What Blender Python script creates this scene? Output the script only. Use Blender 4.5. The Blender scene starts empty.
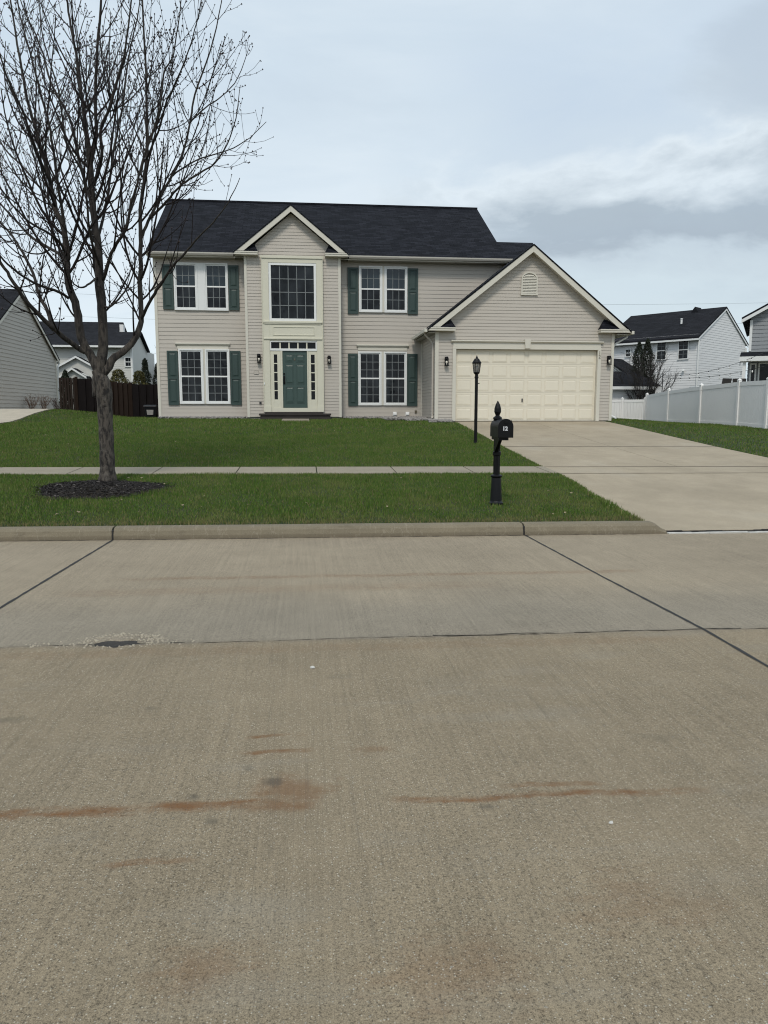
import bpy, bmesh, math, random
import numpy as np
R = math.radians
random.seed(11)
rng = np.random.default_rng(5)
SC = bpy.context.scene
COL = SC.collection

# ------------------------------------------------------------------ camera, sky, sun, exposure
cam_data = bpy.data.cameras.new('camera')
cam = bpy.data.objects.new('camera', cam_data)
COL.objects.link(cam)
SC.camera = cam
cam.location = (0, 0, 1.6)
cam.rotation_euler = (R(90 - 7.6), 0, R(-6.0))
cam_data.sensor_fit = 'VERTICAL'
cam_data.sensor_height = 36
cam_data.lens = 36 * 750 / 1024
cam_data.clip_end = 3000
cam_data.clip_start = 0.05

SUN_EL, SUN_AZ = 50, 193          # behind the photographer, a little to the left (azimuth from +Y, clockwise)
sun_data = bpy.data.lights.new('sun', 'SUN')
sun_data.energy = 1.5
sun_data.angle = R(12)
sun_data.color = (1.0, 0.93, 0.83)
sun = bpy.data.objects.new('sun', sun_data)
COL.objects.link(sun)
sun.rotation_euler = (R(90 - SUN_EL), 0, R(180 - SUN_AZ))
SC.view_settings.view_transform = 'Standard'
SC.view_settings.look = 'None'
SC.view_settings.exposure = 0.22
SC.view_settings.gamma = 1.0
SC.view_settings.use_curve_mapping = False
SC.cycles.use_denoising = True
SC.cycles.use_light_tree = False
SC.cycles.filter_width = 1.1
SC.cycles.max_bounces = 5
SC.cycles.diffuse_bounces = 3
SC.cycles.caustics_reflective = False
SC.cycles.caustics_refractive = False


# ------------------------------------------------------------------ node helper
class V:
    """wraps a node socket so that node maths reads like arithmetic"""
    nt = None

    def __init__(self, s): self.s = s

    @staticmethod
    def m(op, *a, clamp=False):
        n = V.nt.nodes.new('ShaderNodeMath')
        n.operation = op
        n.use_clamp = clamp
        for i, x in enumerate(a):
            if isinstance(x, V):
                V.nt.links.new(x.s, n.inputs[i])
            else:
                n.inputs[i].default_value = x
        return V(n.outputs[0])

    def __add__(a, b): return V.m('ADD', a, b)
    def __radd__(a, b): return V.m('ADD', b, a)
    def __sub__(a, b): return V.m('SUBTRACT', a, b)
    def __rsub__(a, b): return V.m('SUBTRACT', b, a)
    def __mul__(a, b): return V.m('MULTIPLY', a, b)
    def __rmul__(a, b): return V.m('MULTIPLY', b, a)
    def __truediv__(a, b): return V.m('DIVIDE', a, b)
    def abs(a): return V.m('ABSOLUTE', a)
    def clamp(a): return V.m('ADD', a, 0.0, clamp=True)
    def max(a, b): return V.m('MAXIMUM', a, b)
    def min(a, b): return V.m('MINIMUM', a, b)

    def ss(a, lo, hi):
        n = V.nt.nodes.new('ShaderNodeMapRange')
        n.interpolation_type = 'SMOOTHSTEP'
        V.nt.links.new(a.s, n.inputs['Value'])
        n.inputs['From Min'].default_value = lo
        n.inputs['From Max'].default_value = hi
        return V(n.outputs['Result'])


def sock(inp, x):
    if isinstance(x, V):
        V.nt.links.new(x.s, inp)
    else:
        inp.default_value = x


def xyz(vec):
    n = V.nt.nodes.new('ShaderNodeSeparateXYZ')
    V.nt.links.new(vec.s, n.inputs[0])
    return V(n.outputs[0]), V(n.outputs[1]), V(n.outputs[2])


def comb(x, y, z):
    n = V.nt.nodes.new('ShaderNodeCombineXYZ')
    for i, a in enumerate((x, y, z)): sock(n.inputs[i], a)
    return V(n.outputs[0])


def noise(vec, scale, detail=4, rough=0.55, dist=0.0):
    n = V.nt.nodes.new('ShaderNodeTexNoise')
    V.nt.links.new(vec.s, n.inputs['Vector'])
    n.inputs['Scale'].default_value = scale
    n.inputs['Detail'].default_value = detail
    n.inputs['Roughness'].default_value = rough
    n.inputs['Distortion'].default_value = dist
    return V(n.outputs['Fac'])


def voro(vec, scale):
    n = V.nt.nodes.new('ShaderNodeTexVoronoi')
    V.nt.links.new(vec.s, n.inputs['Vector'])
    n.inputs['Scale'].default_value = scale
    return V(n.outputs['Distance']), V(n.outputs['Color'])


def mix(f, a, b, mode='MIX'):
    n = V.nt.nodes.new('ShaderNodeMix')
    n.data_type = 'RGBA'
    n.blend_type = mode
    sock(n.inputs[0], f)
    for i, c in ((6, a), (7, b)):
        if isinstance(c, V): V.nt.links.new(c.s, n.inputs[i])
        else: n.inputs[i].default_value = (*c[:3], 1)
    return V(n.outputs[2])


def pos():
    return V(V.nt.nodes.new('ShaderNodeNewGeometry').outputs['Position'])


def obj_co():
    return V(V.nt.nodes.new('ShaderNodeTexCoord').outputs['Object'])


def new_mat(name):
    m = bpy.data.materials.new(name)
    m.use_nodes = True
    V.nt = m.node_tree
    b = m.node_tree.nodes['Principled BSDF']
    return m, b


def bump(b, h, strength=0.5, dist=0.01):
    n = V.nt.nodes.new('ShaderNodeBump')
    n.inputs['Strength'].default_value = strength
    n.inputs['Distance'].default_value = dist
    V.nt.links.new(h.s, n.inputs['Height'])
    V.nt.links.new(n.outputs[0], b.inputs['Normal'])


def mat(name, col, rough=0.6, var=0.12, scale=3.0, fine=0.06, fscale=60.0, bmp=0.0, metal=0.0, spec=0.5):
    """plain material with weathering: slow blotches plus fine grain"""
    m, b = new_mat(name)
    p = pos()
    n1 = noise(p, scale, 5)
    n2 = noise(p, fscale, 3)
    k = 1.0 + (n1 - 0.5) * (2 * var) + (n2 - 0.5) * (2 * fine)
    c = mix(1.0, col, comb(k, k, k), 'MULTIPLY')
    sock(b.inputs['Base Color'], c)
    b.inputs['Roughness'].default_value = rough
    b.inputs['Metallic'].default_value = metal
    b.inputs['Specular IOR Level'].default_value = spec
    if bmp: bump(b, n2, bmp, 0.005)
    return m


# ------------------------------------------------------------------ world: Nishita sky behind a broken cloud deck
w = bpy.data.worlds.new('World')
SC.world = w
w.use_nodes = True
V.nt = w.node_tree
bg = w.node_tree.nodes['Background']
sky = w.node_tree.nodes.new('ShaderNodeTexSky')
sky.sky_type = 'NISHITA'
sky.sun_disc = False
sky.sun_elevation = R(SUN_EL)
sky.sun_rotation = R(SUN_AZ)
w.node_tree.links.new(sky.outputs[0], bg.inputs['Color'])
bg.inputs['Strength'].default_value = 0.09
dirv = V(w.node_tree.nodes.new('ShaderNodeTexCoord').outputs['Generated'])
dx, dy, dz = xyz(dirv)
h = dz.max(0.0) + 0.22
cu, cv = dx / h, dy / h
flat = comb(cu, cv, 0.0)                                   # direction projected on the cloud deck
big = noise(flat, 0.75, 6, 0.5, 0.4)
mid = noise(comb(cu * 1.0, cv * 1.9, 3.3), 1.7, 7, 0.55, 0.3)
az = V.m('ARCTAN2', dx, dy)
el = V.m('ARCSINE', dz.min(0.999).max(-0.999))
puff = noise(comb(az * 3.0, el * 7.0, 1.7), 1.35, 8, 0.56, 0.25)   # low cumulus banks near the horizon
fine_ = noise(comb(az * 9.0, el * 16.0, 4.1), 1.2, 6, 0.6)
v = el + (puff - 0.5) * 0.26 + (fine_ - 0.5) * 0.06
ramp = w.node_tree.nodes.new('ShaderNodeValToRGB')
w.node_tree.links.new(v.s, ramp.inputs[0])
er = ramp.color_ramp
while len(er.elements) < 8: er.elements.new(0.5)
for e_, (t_, c_) in zip(er.elements, ((0.0, (.60, .69, .75)), (.12, (.58, .67, .72)), (.165, (.52, .60, .66)), (.195, (.385, .45, .51)), (.235, (.40, .47, .53)),
                                      (.285, (.69, .765, .815)), (.315, (.58, .67, .75)), (.42, (.53, .63, .74)))):
    e_.position = t_; e_.color = (*c_, 1)
bank = V(ramp.outputs[0])                                   # a cumulus bank with a dark base, right of the house
right = (az + (mid - 0.5) * 0.5).ss(0.08, 0.30) * (1.0 - (az - 1.0).ss(0.0, 0.6))
low = 1.0 - el.ss(0.34, 0.50)
light = mix(el.ss(0.02, 0.55), (0.70, 0.79, 0.85), (0.55, 0.655, 0.75))
thin = mix(((big - 0.40) * 2.6).clamp(), light, (0.66, 0.74, 0.80))
wisp = mix(((mid - 0.44) * 3.2).clamp() * 0.65, thin, (0.74, 0.81, 0.855))
wisp = mix(((0.44 - mid) * 4.0).clamp() * 0.45, wisp, (0.52, 0.61, 0.69))
cl = mix(right * low, wisp, bank)
veil = (1.0 - (((az - 0.56) / 0.13) * ((az - 0.56) / 0.13) + ((el - 0.37) / 0.06) * ((el - 0.37) / 0.06) + (mid - 0.5) * 2.4).ss(0.2, 1.1)) * 0.45
cl = mix(veil, cl, (0.43, 0.50, 0.57))
bg2 = w.node_tree.nodes.new('ShaderNodeBackground')
w.node_tree.links.new(cl.s, bg2.inputs['Color'])
bg2.inputs['Strength'].default_value = 1.0
ms = w.node_tree.nodes.new('ShaderNodeMixShader')
sock(ms.inputs[0], 0.90 + (mid - 0.5) * 0.15)
w.node_tree.links.new(bg.outputs[0], ms.inputs[1])
w.node_tree.links.new(bg2.outputs[0], ms.inputs[2])
w.node_tree.links.new(ms.outputs[0], w.node_tree.nodes['World Output'].inputs[0])


# ------------------------------------------------------------------ mesh helpers
class MB:
    def __init__(self): self.v, self.f = [], []

    def add(self, vs, fs):
        o = len(self.v)
        self.v += [tuple(map(float, p)) for p in vs]
        self.f += [tuple(o + i for i in f) for f in fs]
        return self

    def box(self, x0, x1, y0, y1, z0, z1):
        return self.add([(x0, y0, z0), (x1, y0, z0), (x1, y1, z0), (x0, y1, z0), (x0, y0, z1), (x1, y0, z1), (x1, y1, z1), (x0, y1, z1)],
                        [(0, 3, 2, 1), (4, 5, 6, 7), (0, 1, 5, 4), (1, 2, 6, 5), (2, 3, 7, 6), (3, 0, 4, 7)])

    def prism(self, poly, a, b):
        """closed prism: poly is a list of 3D points, swept from +a to +b (vectors)"""
        n = len(poly)
        p0 = [tuple(p[i] + a[i] for i in range(3)) for p in poly]
        p1 = [tuple(p[i] + b[i] for i in range(3)) for p in poly]
        fs = [tuple(range(n))[::-1], tuple(range(n, 2 * n))]
        fs += [(i, (i + 1) % n, n + (i + 1) % n, n + i) for i in range(n)]
        return self.add(p0 + p1, fs)

    def lathe(self, c, prof, n=16):
        vs, fs = [], []
        for r, z in prof:
            for k in range(n):
                a = 2 * math.pi * k / n
                vs.append((c[0] + r * math.cos(a), c[1] + r * math.sin(a), c[2] + z))
        for i in range(len(prof) - 1):
            for k in range(n):
                fs.append((i * n + k, i * n + (k + 1) % n, (i + 1) * n + (k + 1) % n, (i + 1) * n + k))
        fs.append(tuple(range(n))[::-1])
        fs.append(tuple((len(prof) - 1) * n + k for k in range(n)))
        return self.add(vs, fs)

    def tube(self, pts, rad, n=6, cap=True):
        P = [np.array(p[:3], float) for p in pts]
        rr = rad if hasattr(rad, '__len__') else [rad] * len(P)
        vs, fs = [], []
        prev = None
        for i, p in enumerate(P):
            t = P[min(i + 1, len(P) - 1)] - P[max(i - 1, 0)]
            t = t / (np.linalg.norm(t) + 1e-9)
            if prev is None:
                a = np.cross(t, (0.31, 0.9, 0.2) if abs(t[2]) > 0.5 else (0, 0, 1))
            else:
                a = prev - t * np.dot(prev, t)
            a = a / (np.linalg.norm(a) + 1e-9)
            prev = a
            b = np.cross(t, a)
            for k in range(n):
                an = 2 * math.pi * k / n
                vs.append(tuple(p + (a * math.cos(an) + b * math.sin(an)) * rr[i]))
        for i in range(len(P) - 1):
            for k in range(n):
                fs.append((i * n + k, i * n + (k + 1) % n, (i + 1) * n + (k + 1) % n, (i + 1) * n + k))
        if cap:
            fs.append(tuple(range(n))[::-1])
            fs.append(tuple((len(P) - 1) * n + k for k in range(n)))
        return self.add(vs, fs)


def origin_of(o):
    v = np.zeros(3)
    while o is not None:
        v += np.array(o.location)
        o = o.parent
    return v


def tag(o, label=None, cat=None, group=None, kind=None):
    if label: o['label'] = label
    if cat: o['category'] = cat
    if group: o['group'] = group
    if kind: o['kind'] = kind
    return o


def build(name, mb, m, parent=None, loc=None, smooth=False, bevel=0.0, label=None):
    """links everything collected in mb (world coordinates) as ONE mesh object"""
    me = bpy.data.meshes.new(name)
    base = origin_of(parent) if parent is not None else np.zeros(3)
    if loc is None:
        loc = base
    loc = np.array(loc, float)
    vs = [tuple(np.array(v) - loc) for v in mb.v] if np.any(loc) else mb.v
    me.from_pydata(vs, [], mb.f)
    me.materials.append(m)
    if smooth:
        me.polygons.foreach_set('use_smooth', [True] * len(me.polygons))
    bm = bmesh.new(); bm.from_mesh(me)
    bmesh.ops.recalc_face_normals(bm, faces=bm.faces)
    bm.to_mesh(me); bm.free()
    o = bpy.data.objects.new(name, me)
    COL.objects.link(o)
    if parent is not None: o.parent = parent
    o.location = tuple(loc - base)
    if bevel:
        md = o.modifiers.new('bevel', 'BEVEL')
        md.width = bevel; md.segments = 2; md.limit_method = 'ANGLE'
    if label: o['label'] = label
    return o


def empty(name, loc, label, cat, group=None):
    o = bpy.data.objects.new(name, None)
    COL.objects.link(o)
    o.location = loc
    o.empty_display_size = 0.2
    return tag(o, label, cat, group)


def copy_tree(o, parent=None, delta=None):
    kids = list(o.children)
    c = o.copy(); COL.objects.link(c)
    if parent is not None: c.parent = parent
    for k in kids: copy_tree(k, c)
    return c


def big_mesh(name, V_, tris, m, per=3):
    """fast path for many triangles / quads"""
    me = bpy.data.meshes.new(name)
    me.vertices.add(len(V_)); me.vertices.foreach_set('co', np.asarray(V_, np.float32).ravel())
    n = len(tris)
    me.loops.add(n * per); me.loops.foreach_set('vertex_index', np.asarray(tris, np.int32).ravel())
    me.polygons.add(n)
    me.polygons.foreach_set('loop_start', np.arange(0, n * per, per, dtype=np.int32))
    me.polygons.foreach_set('loop_total', np.full(n, per, np.int32))
    me.update(calc_edges=True)
    me.materials.append(m)
    o = bpy.data.objects.new(name, me)
    COL.objects.link(o)
    return o


def clip(poly, axis, val, keep_above):
    out = []
    for i in range(len(poly)):
        a, b = poly[i], poly[(i + 1) % len(poly)]
        ia = (a[axis] >= val) == keep_above or a[axis] == val
        ib = (b[axis] >= val) == keep_above or b[axis] == val
        if ia: out.append(a)
        if ia != ib:
            t = (val - a[axis]) / (b[axis] - a[axis])
            p = [a[0] + (b[0] - a[0]) * t, a[1] + (b[1] - a[1]) * t]
            p[axis] = val
            out.append(tuple(p))
    return out


def siding(mb, poly, o, u, n, course=0.115, lip=0.013, z0=None):
    """lap siding on a convex polygon given as (distance along u, height z); n is the outward normal"""
    lo = min(p[1] for p in poly) if z0 is None else z0
    hi = max(p[1] for p in poly)
    k = 0
    while lo + k * course < hi - 1e-4:
        zb, zt = lo + k * course, lo + (k + 1) * course
        k += 1
        q = clip(clip(poly, 1, zb, True), 1, zt, False)
        if len(q) < 3: continue

        def P(s, z, off): return (o[0] + u[0] * s + n[0] * off, o[1] + u[1] * s + n[1] * off, z)
        # the butt edge is rounded over, so the lap shows a soft shadow line rather than a knife edge
        top = [P(s, z, 0.002 + lip * (zt - z) / course) for s, z in q]
        mb.add(top, [tuple(range(len(top)))])
        bs = [p for p in q if abs(p[1] - zb) < 1e-6]
        if len(bs) >= 2:
            s0, s1 = min(b[0] for b in bs), max(b[0] for b in bs)
            mb.add([P(s0, zb, lip + 0.002), P(s1, zb, lip + 0.002), P(s1, zb + 0.001, 0.0), P(s0, zb + 0.004, 0.0)], [(0, 1, 2, 3)])


def lerp(a, b, t): return a + (b - a) * t


def sstep(a, b, x):
    t = min(1, max(0, (x - a) / (b - a)))
    return t * t * (3 - 2 * t)


PR = [(-3000, 0.0), (9.62, 0.0), (9.63, 0.13), (9.95, 0.14), (14.2, 0.43), (15.3, 0.477), (26, 1.25), (29.4, 1.35), (2000, 1.35)]


def grade(x, y): return -0.006 * min(12, max(-12, x)) * (1 - sstep(18, 26, y))


def zg(x, y):
    for (a, b), (c, d) in zip(PR, PR[1:]):
        if a <= y <= c:
            z = lerp(b, d, (y - a) / (c - a)); break
    z += grade(x, y)
    z += sstep(6, 10.5, -x) * sstep(28.0, 33, y) * 0.33
    z -= sstep(6, 10, -x) * sstep(19, 26, y) * (1 - sstep(29, 32.5, y)) * 0.13
    z -= sstep(11.3, 16.5, x) * sstep(17, 27, y) * 0.26
    return z

# ------------------------------------------------------------------ materials
M = {}
M['siding'] = mat('beige_siding', (0.47, 0.432, 0.38), 0.55, 0.05, 0.8, 0.03, 40)
M['grey_siding'] = mat('grey_siding', (0.46, 0.425, 0.375), 0.6, 0.06, 0.8)
M['slate_siding'] = mat('slate_siding', (0.25, 0.265, 0.28), 0.6, 0.06, 0.8)
M['white_siding'] = mat('white_siding', (0.72, 0.72, 0.72), 0.6, 0.05, 0.8)
M['pale_siding'] = mat('pale_siding', (0.56, 0.56, 0.53), 0.6, 0.05, 0.8)
M['trim'] = mat('cream_trim', (0.60, 0.575, 0.50), 0.5, 0.05, 1.2)
M['entry'] = mat('pale_yellow_trim', (0.62, 0.60, 0.49), 0.5, 0.05, 1.5)
M['garage_door'] = mat('cream_garage_door', (0.72, 0.67, 0.555), 0.45, 0.035, 1.0)
M['white'] = mat('white_vinyl', (0.74, 0.75, 0.74), 0.4, 0.04, 2.0)
M['fence_white'] = mat('vinyl_fence', (0.80, 0.79, 0.77), 0.45, 0.05, 0.9)
M['fence_post'] = mat('vinyl_post', (0.80, 0.79, 0.77), 0.45, 0.05, 0.9)
M['grille'] = mat('window_grille', (0.19, 0.205, 0.21), 0.6, spec=0.2)
M['shutter'] = mat('green_shutter', (0.028, 0.054, 0.049), 0.55, 0.08, 2.0)
M['green_door'] = mat('green_door', (0.042, 0.075, 0.066), 0.4, 0.05, 2.0)
M['black'] = mat('black_metal', (0.004, 0.004, 0.0045), 0.42, 0.1, 6, spec=0.22)
M['black_plastic'] = mat('black_plastic', (0.0045, 0.0048, 0.0065), 0.40, 0.15, 5, 0.1, spec=0.28)
M['dark_metal'] = mat('dark_metal', (0.03, 0.03, 0.032), 0.4)
M['brass'] = mat('aged_metal', (0.20, 0.17, 0.12), 0.35, metal=0.8)
M['bulb'] = mat('frosted_bulb', (0.80, 0.76, 0.66), 0.3)
M['white_paint'] = mat('white_digits', (0.55, 0.56, 0.58), 0.5)
M['gutter'] = mat('gutter_paint', (0.43, 0.41, 0.365), 0.5, 0.08, 3)
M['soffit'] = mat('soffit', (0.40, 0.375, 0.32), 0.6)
M['pebble'] = mat('grey_pebbles', (0.27, 0.255, 0.24), 0.8, 0.5, 14, 0.2)
M['step'] = mat('dark_stone_step', (0.034, 0.028, 0.025), 0.85, 0.25, 4)
M['dark_wood'] = mat('dark_stained_wood', (0.0075, 0.0055, 0.0055), 0.9, 0.45, 5, 0.2, 40, spec=0.15)
M['brown_wood'] = mat('brown_stained_wood', (0.018, 0.011, 0.0075), 0.9, 0.45, 5, 0.2, 40, spec=0.15)
M['foundation'] = mat('grey_foundation', (0.24, 0.23, 0.21), 0.9, 0.15, 4)
M['inside'] = mat('dark_interior', (0.02, 0.02, 0.022), 0.9)


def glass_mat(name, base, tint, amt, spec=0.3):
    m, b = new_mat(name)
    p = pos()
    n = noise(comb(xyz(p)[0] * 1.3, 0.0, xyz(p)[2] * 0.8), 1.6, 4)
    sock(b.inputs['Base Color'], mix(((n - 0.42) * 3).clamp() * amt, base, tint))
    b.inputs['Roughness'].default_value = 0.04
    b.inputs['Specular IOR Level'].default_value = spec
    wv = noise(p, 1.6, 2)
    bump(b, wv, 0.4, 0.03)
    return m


M['glass'] = glass_mat('window_glass', (0.003, 0.004, 0.0055), (0.030, 0.036, 0.042), 0.9, 0.25)
M['sky_glass'] = glass_mat('upper_window_glass', (0.012, 0.022, 0.030), (0.035, 0.052, 0.062), 0.8, 0.42)  # bluish sky reflection of the upper sashes is put into the base colour
M['dark_glass'] = glass_mat('dark_glass', (0.004, 0.005, 0.007), (0.012, 0.014, 0.018), 0.8, 0.2)


def shingle(name, c1, c2, axis):
    m, b = new_mat(name)
    x, y, z = xyz(pos())
    a = x if axis == 'x' else y
    n = V.nt.nodes.new('ShaderNodeTexBrick')
    V.nt.links.new(comb(a, z * 1.0, 0.0).s, n.inputs['Vector'])
    n.offset = 0.5
    n.inputs['Scale'].default_value = 1.0
    n.inputs['Brick Width'].default_value = 0.31
    n.inputs['Row Height'].default_value = 0.078
    n.inputs['Mortar Size'].default_value = 0.006
    n.inputs['Mortar Smooth'].default_value = 0.2
    n.inputs['Color1'].default_value = (*c1, 1)
    n.inputs['Color2'].default_value = (*c2, 1)
    n.inputs['Mortar'].default_value = (c1[0] * .45, c1[1] * .45, c1[2] * .45, 1)
    f = noise(comb(a * 1.0, y * 0.4, z * 4.0), 2.2, 5)
    g = noise(pos(), 90, 2)
    k = 0.35 + f * 0.9 + g * 0.4
    sock(b.inputs['Base Color'], mix(1.0, V(n.outputs['Color']), comb(k, k, k), 'MULTIPLY'))
    b.inputs['Roughness'].default_value = 0.85
    b.inputs['Specular IOR Level'].default_value = 0.12
    bump(b, V(n.outputs['Fac']) * -1.0 + g * 0.4, 0.6, 0.012)
    return m


M['roof'] = shingle('dark_shingles', (0.0065, 0.0075, 0.011), (0.0185, 0.020, 0.027), 'x')
M['roof_side'] = shingle('dark_shingles_side', (0.0065, 0.0075, 0.011), (0.0185, 0.020, 0.027), 'y')
M['far_roof'] = shingle('charcoal_shingles', (0.011, 0.0115, 0.0145), (0.020, 0.021, 0.026), 'x')


def concrete(name, kind):
    m, b = new_mat(name)
    p = pos()
    x, y, z = xyz(p)
    big = noise(p, 0.45, 5, 0.6)
    med = noise(p, 3.0, 6, 0.6)
    grain = noise(p, 115, 4, 0.75)
    gr2 = noise(p, 48, 4, 0.7)
    gr3 = noise(p, 250, 2, 0.8)
    tine = noise(comb(x * 38, y * 0.7, 0.0), 1.0, 3, 0.6)       # broom marks run across the street
    d1, c1 = voro(p, 105)
    d2, c2 = voro(p, 52)
    r1, g1, _ = xyz(c1)
    r2, g2, _ = xyz(c2)
    if kind == 'road':
        wob = (noise(comb(x * 2.0, 0.0, 0.0), 1.5, 4) - 0.5) * 0.06
        far = (y + wob).ss(5.13, 5.22)
        col = mix(far, (0.250, 0.204, 0.139), (0.296, 0.248, 0.180))
        band = 1.0 - (y + (big - 0.5) * 1.6).ss(5.7, 7.0)
        col = mix(band * far * 0.65, col, (0.232, 0.208, 0.166))
        k = 0.55 + big * 0.54 + med * 0.32 + (grain - 0.5) * 1.35 + (gr3 - 0.5) * 1.9 + (gr2 - 0.5) * 0.55 + (tine - 0.5) * 0.42
        col = mix(1.0, col, comb(k, k, k), 'MULTIPLY')
        # exposed aggregate, pale chips in the worn near slab
        worn = (1.0 - far * 0.7) * (0.55 + 0.9 * med)
        chip = (1.0 - (d1 + (grain - 0.5) * 0.9).ss(0.10, 0.40)) * r1.ss(0.50, 0.68) * worn
        col = mix((chip * 0.9).clamp(), col, mix(g1, (0.37, 0.315, 0.225), (0.64, 0.59, 0.49)))
        chip2 = (1.0 - (d2 + (grain - 0.5) * 0.9).ss(0.04, 0.26)) * r2.ss(0.74, 0.92) * worn
        col = mix((chip2 * 0.8).clamp(), col, mix(g2, (0.34, 0.30, 0.23), (0.56, 0.54, 0.48)))
        pit = ((0.42 - grain) * 6.0).clamp() * (0.5 + med)
        col = mix(pit * 0.45, col, (0.09, 0.08, 0.065))
        # rust carried along a hairline crack, and dried splashes
        n1 = noise(p, 5.5, 6, 0.65)
        n2 = noise(p, 21.0, 4, 0.6)
        n3 = noise(comb(x * 5.0, y * 19.0, 0.0), 1.0, 5, 0.6)

        def streak(x0, x1, yc, slope, wd, amt, soft=0.18):
            t = (y - yc - x * slope + (noise(comb(x, 0.0, 7.0), 2.3, 5) - 0.5) * 0.14 + (n2 - 0.5) * wd * 0.9).abs()
            a = (1.0 - t.ss(wd * 0.25, wd)) * x.ss(x0, x0 + soft) * (1.0 - x.ss(x1 - soft, x1))
            return (a * ((n1 * 0.6 + n3 * 0.6 - 0.42) * 4.0).clamp() * (0.2 + n2 * 0.7 + grain * 0.8) * amt).clamp()

        def blot(cx, cy, rx, ry, amt):
            ddx, ddy = (x - cx) / rx, (y - cy) / ry
            t = V.m('SQRT', ddx * ddx + ddy * ddy) + (n1 - 0.5) * 1.9 + (n3 - 0.5) * 2.2 + (n2 - 0.5) * 1.0
            return ((1.0 - t.ss(0.1, 1.15)) * amt).clamp() * (0.35 + grain * 1.25).clamp()

        rust = streak(-1.45, -0.10, 2.95, 0.012, 0.058, 1.0)
        rust = rust.max(streak(0.28, 1.75, 2.93, -0.03, 0.036, 0.9))
        rust = rust.max(blot(-0.08, 3.05, 0.20, 0.13, 0.62))
        rust = rust.max(streak(-0.30, 0.06, 2.92, 0.0, 0.07, 0.7, 0.08))
        rust = rust.max(streak(0.8, 1.3, 3.03, -0.05, 0.03, 0.8, 0.1))
        rust = rust.max(streak(-0.36, 0.05, 3.42, 0.02, 0.03, 0.8, 0.1)).max(streak(-0.34, 0.02, 3.60, 0.03, 0.025, 0.9, 0.1))
        rust = rust.max(streak(-0.78, -0.38, 2.58, 0.02, 0.028, 0.7, 0.1)).max(blot(-0.32, 2.02, 0.2, 0.13, 0.35))
        rust = rust.max(blot(0.42, 1.95, 0.3, 0.2, 0.28)).max(blot(1.1, 2.2, 0.3, 0.2, 0.25)).max(blot(0.3, 3.4, 0.1, 0.06, 0.4))
        rust = rust.max(streak(-1.9, 3.6, 7.25, 0.0, 0.10, 0.40, 0.5)).max(streak(-2.4, 2.0, 6.75, 0.02, 0.2, 0.22, 0.6))
        rust = rust.max(streak(-2.4, 3.0, 4.98, 0.0, 0.12, 0.22, 0.6))
        col = mix(rust * 0.9, col, mix(n2, (0.140, 0.060, 0.020), (0.200, 0.100, 0.042)))
        rust = (rust * 1.15 + (grain - 0.5) * 1.3 * rust.ss(0.0, 0.15) + (n2 - 0.5) * 0.9 * rust.ss(0.0, 0.15)).ss(0.28, 0.85)
        oil = blot(-0.48, 3.02, 0.045, 0.035, 0.8).max(blot(-0.16, 3.12, 0.05, 0.05, 0.75)).max(blot(-0.39, 2.82, 0.03, 0.04, 0.65))
        oil = oil.max(blot(0.72, 2.83, 0.04, 0.03, 0.7)).max(blot(-0.85, 4.0, 0.05, 0.05, 0.5)).max(blot(-1.6, 3.9, 0.14, 0.06, 0.45))
        oil = oil.max(blot(-0.27, 3.25, 0.03, 0.03, 0.7)).max(blot(0.2, 4.4, 0.1, 0.06, 0.25)).max(blot(1.7, 3.4, 0.16, 0.06, 0.25))
        col = mix(oil * (0.4 + grain), col, (0.100, 0.088, 0.068))
        scuff = ((noise(comb(x * 0.7, y * 2.6, 2.0), 1.3, 5) - 0.56) * 4.0).clamp() * (1.0 - far)
        col = mix(scuff * 0.4, col, (0.28, 0.265, 0.225))
        hair = (noise(comb(x * 30, y * 0.35, 5.0), 1.0, 2) - 0.5).abs()
        col = mix((1.0 - hair.ss(0.0, 0.012)) * 0.26 * (1.0 - far * 0.5), col, (0.10, 0.09, 0.075))
        # dirt and damp against the joint in the middle of the street
        seam = (y - 5.175 + wob).abs()
        col = mix((1.0 - seam.ss(0.0, 0.10)) * ((n1 - 0.35) * 2.5).clamp() * 0.5, col, (0.12, 0.105, 0.085))
        hgt = grain * 0.7 + tine * 0.7 + chip * 0.5 + chip2 * 0.6 - pit * 0.8
        bump(b, hgt, 0.7, 0.006)
    else:
        base = {'drive': (0.36, 0.305, 0.225), 'walk': (0.28, 0.247, 0.19), 'kerb': (0.20, 0.172, 0.122), 'far': (0.45, 0.40, 0.32)}[kind]
        k = 0.58 + big * 0.40 + med * 0.36 + (grain - 0.5) * 0.70 + (gr2 - 0.5) * 0.4 + (tine - 0.5) * 0.14
        col = mix(1.0, base, comb(k, k, k), 'MULTIPLY')
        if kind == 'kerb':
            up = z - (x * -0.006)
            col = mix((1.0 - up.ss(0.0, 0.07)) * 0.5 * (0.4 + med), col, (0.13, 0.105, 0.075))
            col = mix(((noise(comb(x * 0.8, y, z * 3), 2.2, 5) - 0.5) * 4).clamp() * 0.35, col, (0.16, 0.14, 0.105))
            wht = (noise(comb(x * 3.1, 0.0, z * 2.0), 1.0, 4) - 0.5).abs()
            col = mix((1.0 - wht.ss(0.0, 0.012)) * 0.22, col, (0.36, 0.32, 0.25))
            gouge = noise(comb(x * 2.2, y * 3.0, z * 9.0), 2.0, 5, 0.65)
            col = mix(((gouge - 0.58) * 6.0).clamp() * 0.5, col, (0.10, 0.085, 0.06))
        elif kind == 'drive':
            n1 = noise(comb(x * 0.8, y * 0.5, 0.0), 0.9, 5)
            col = mix(((n1 - 0.48) * 4).clamp() * 0.5, col, (0.255, 0.215, 0.155))
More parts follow.
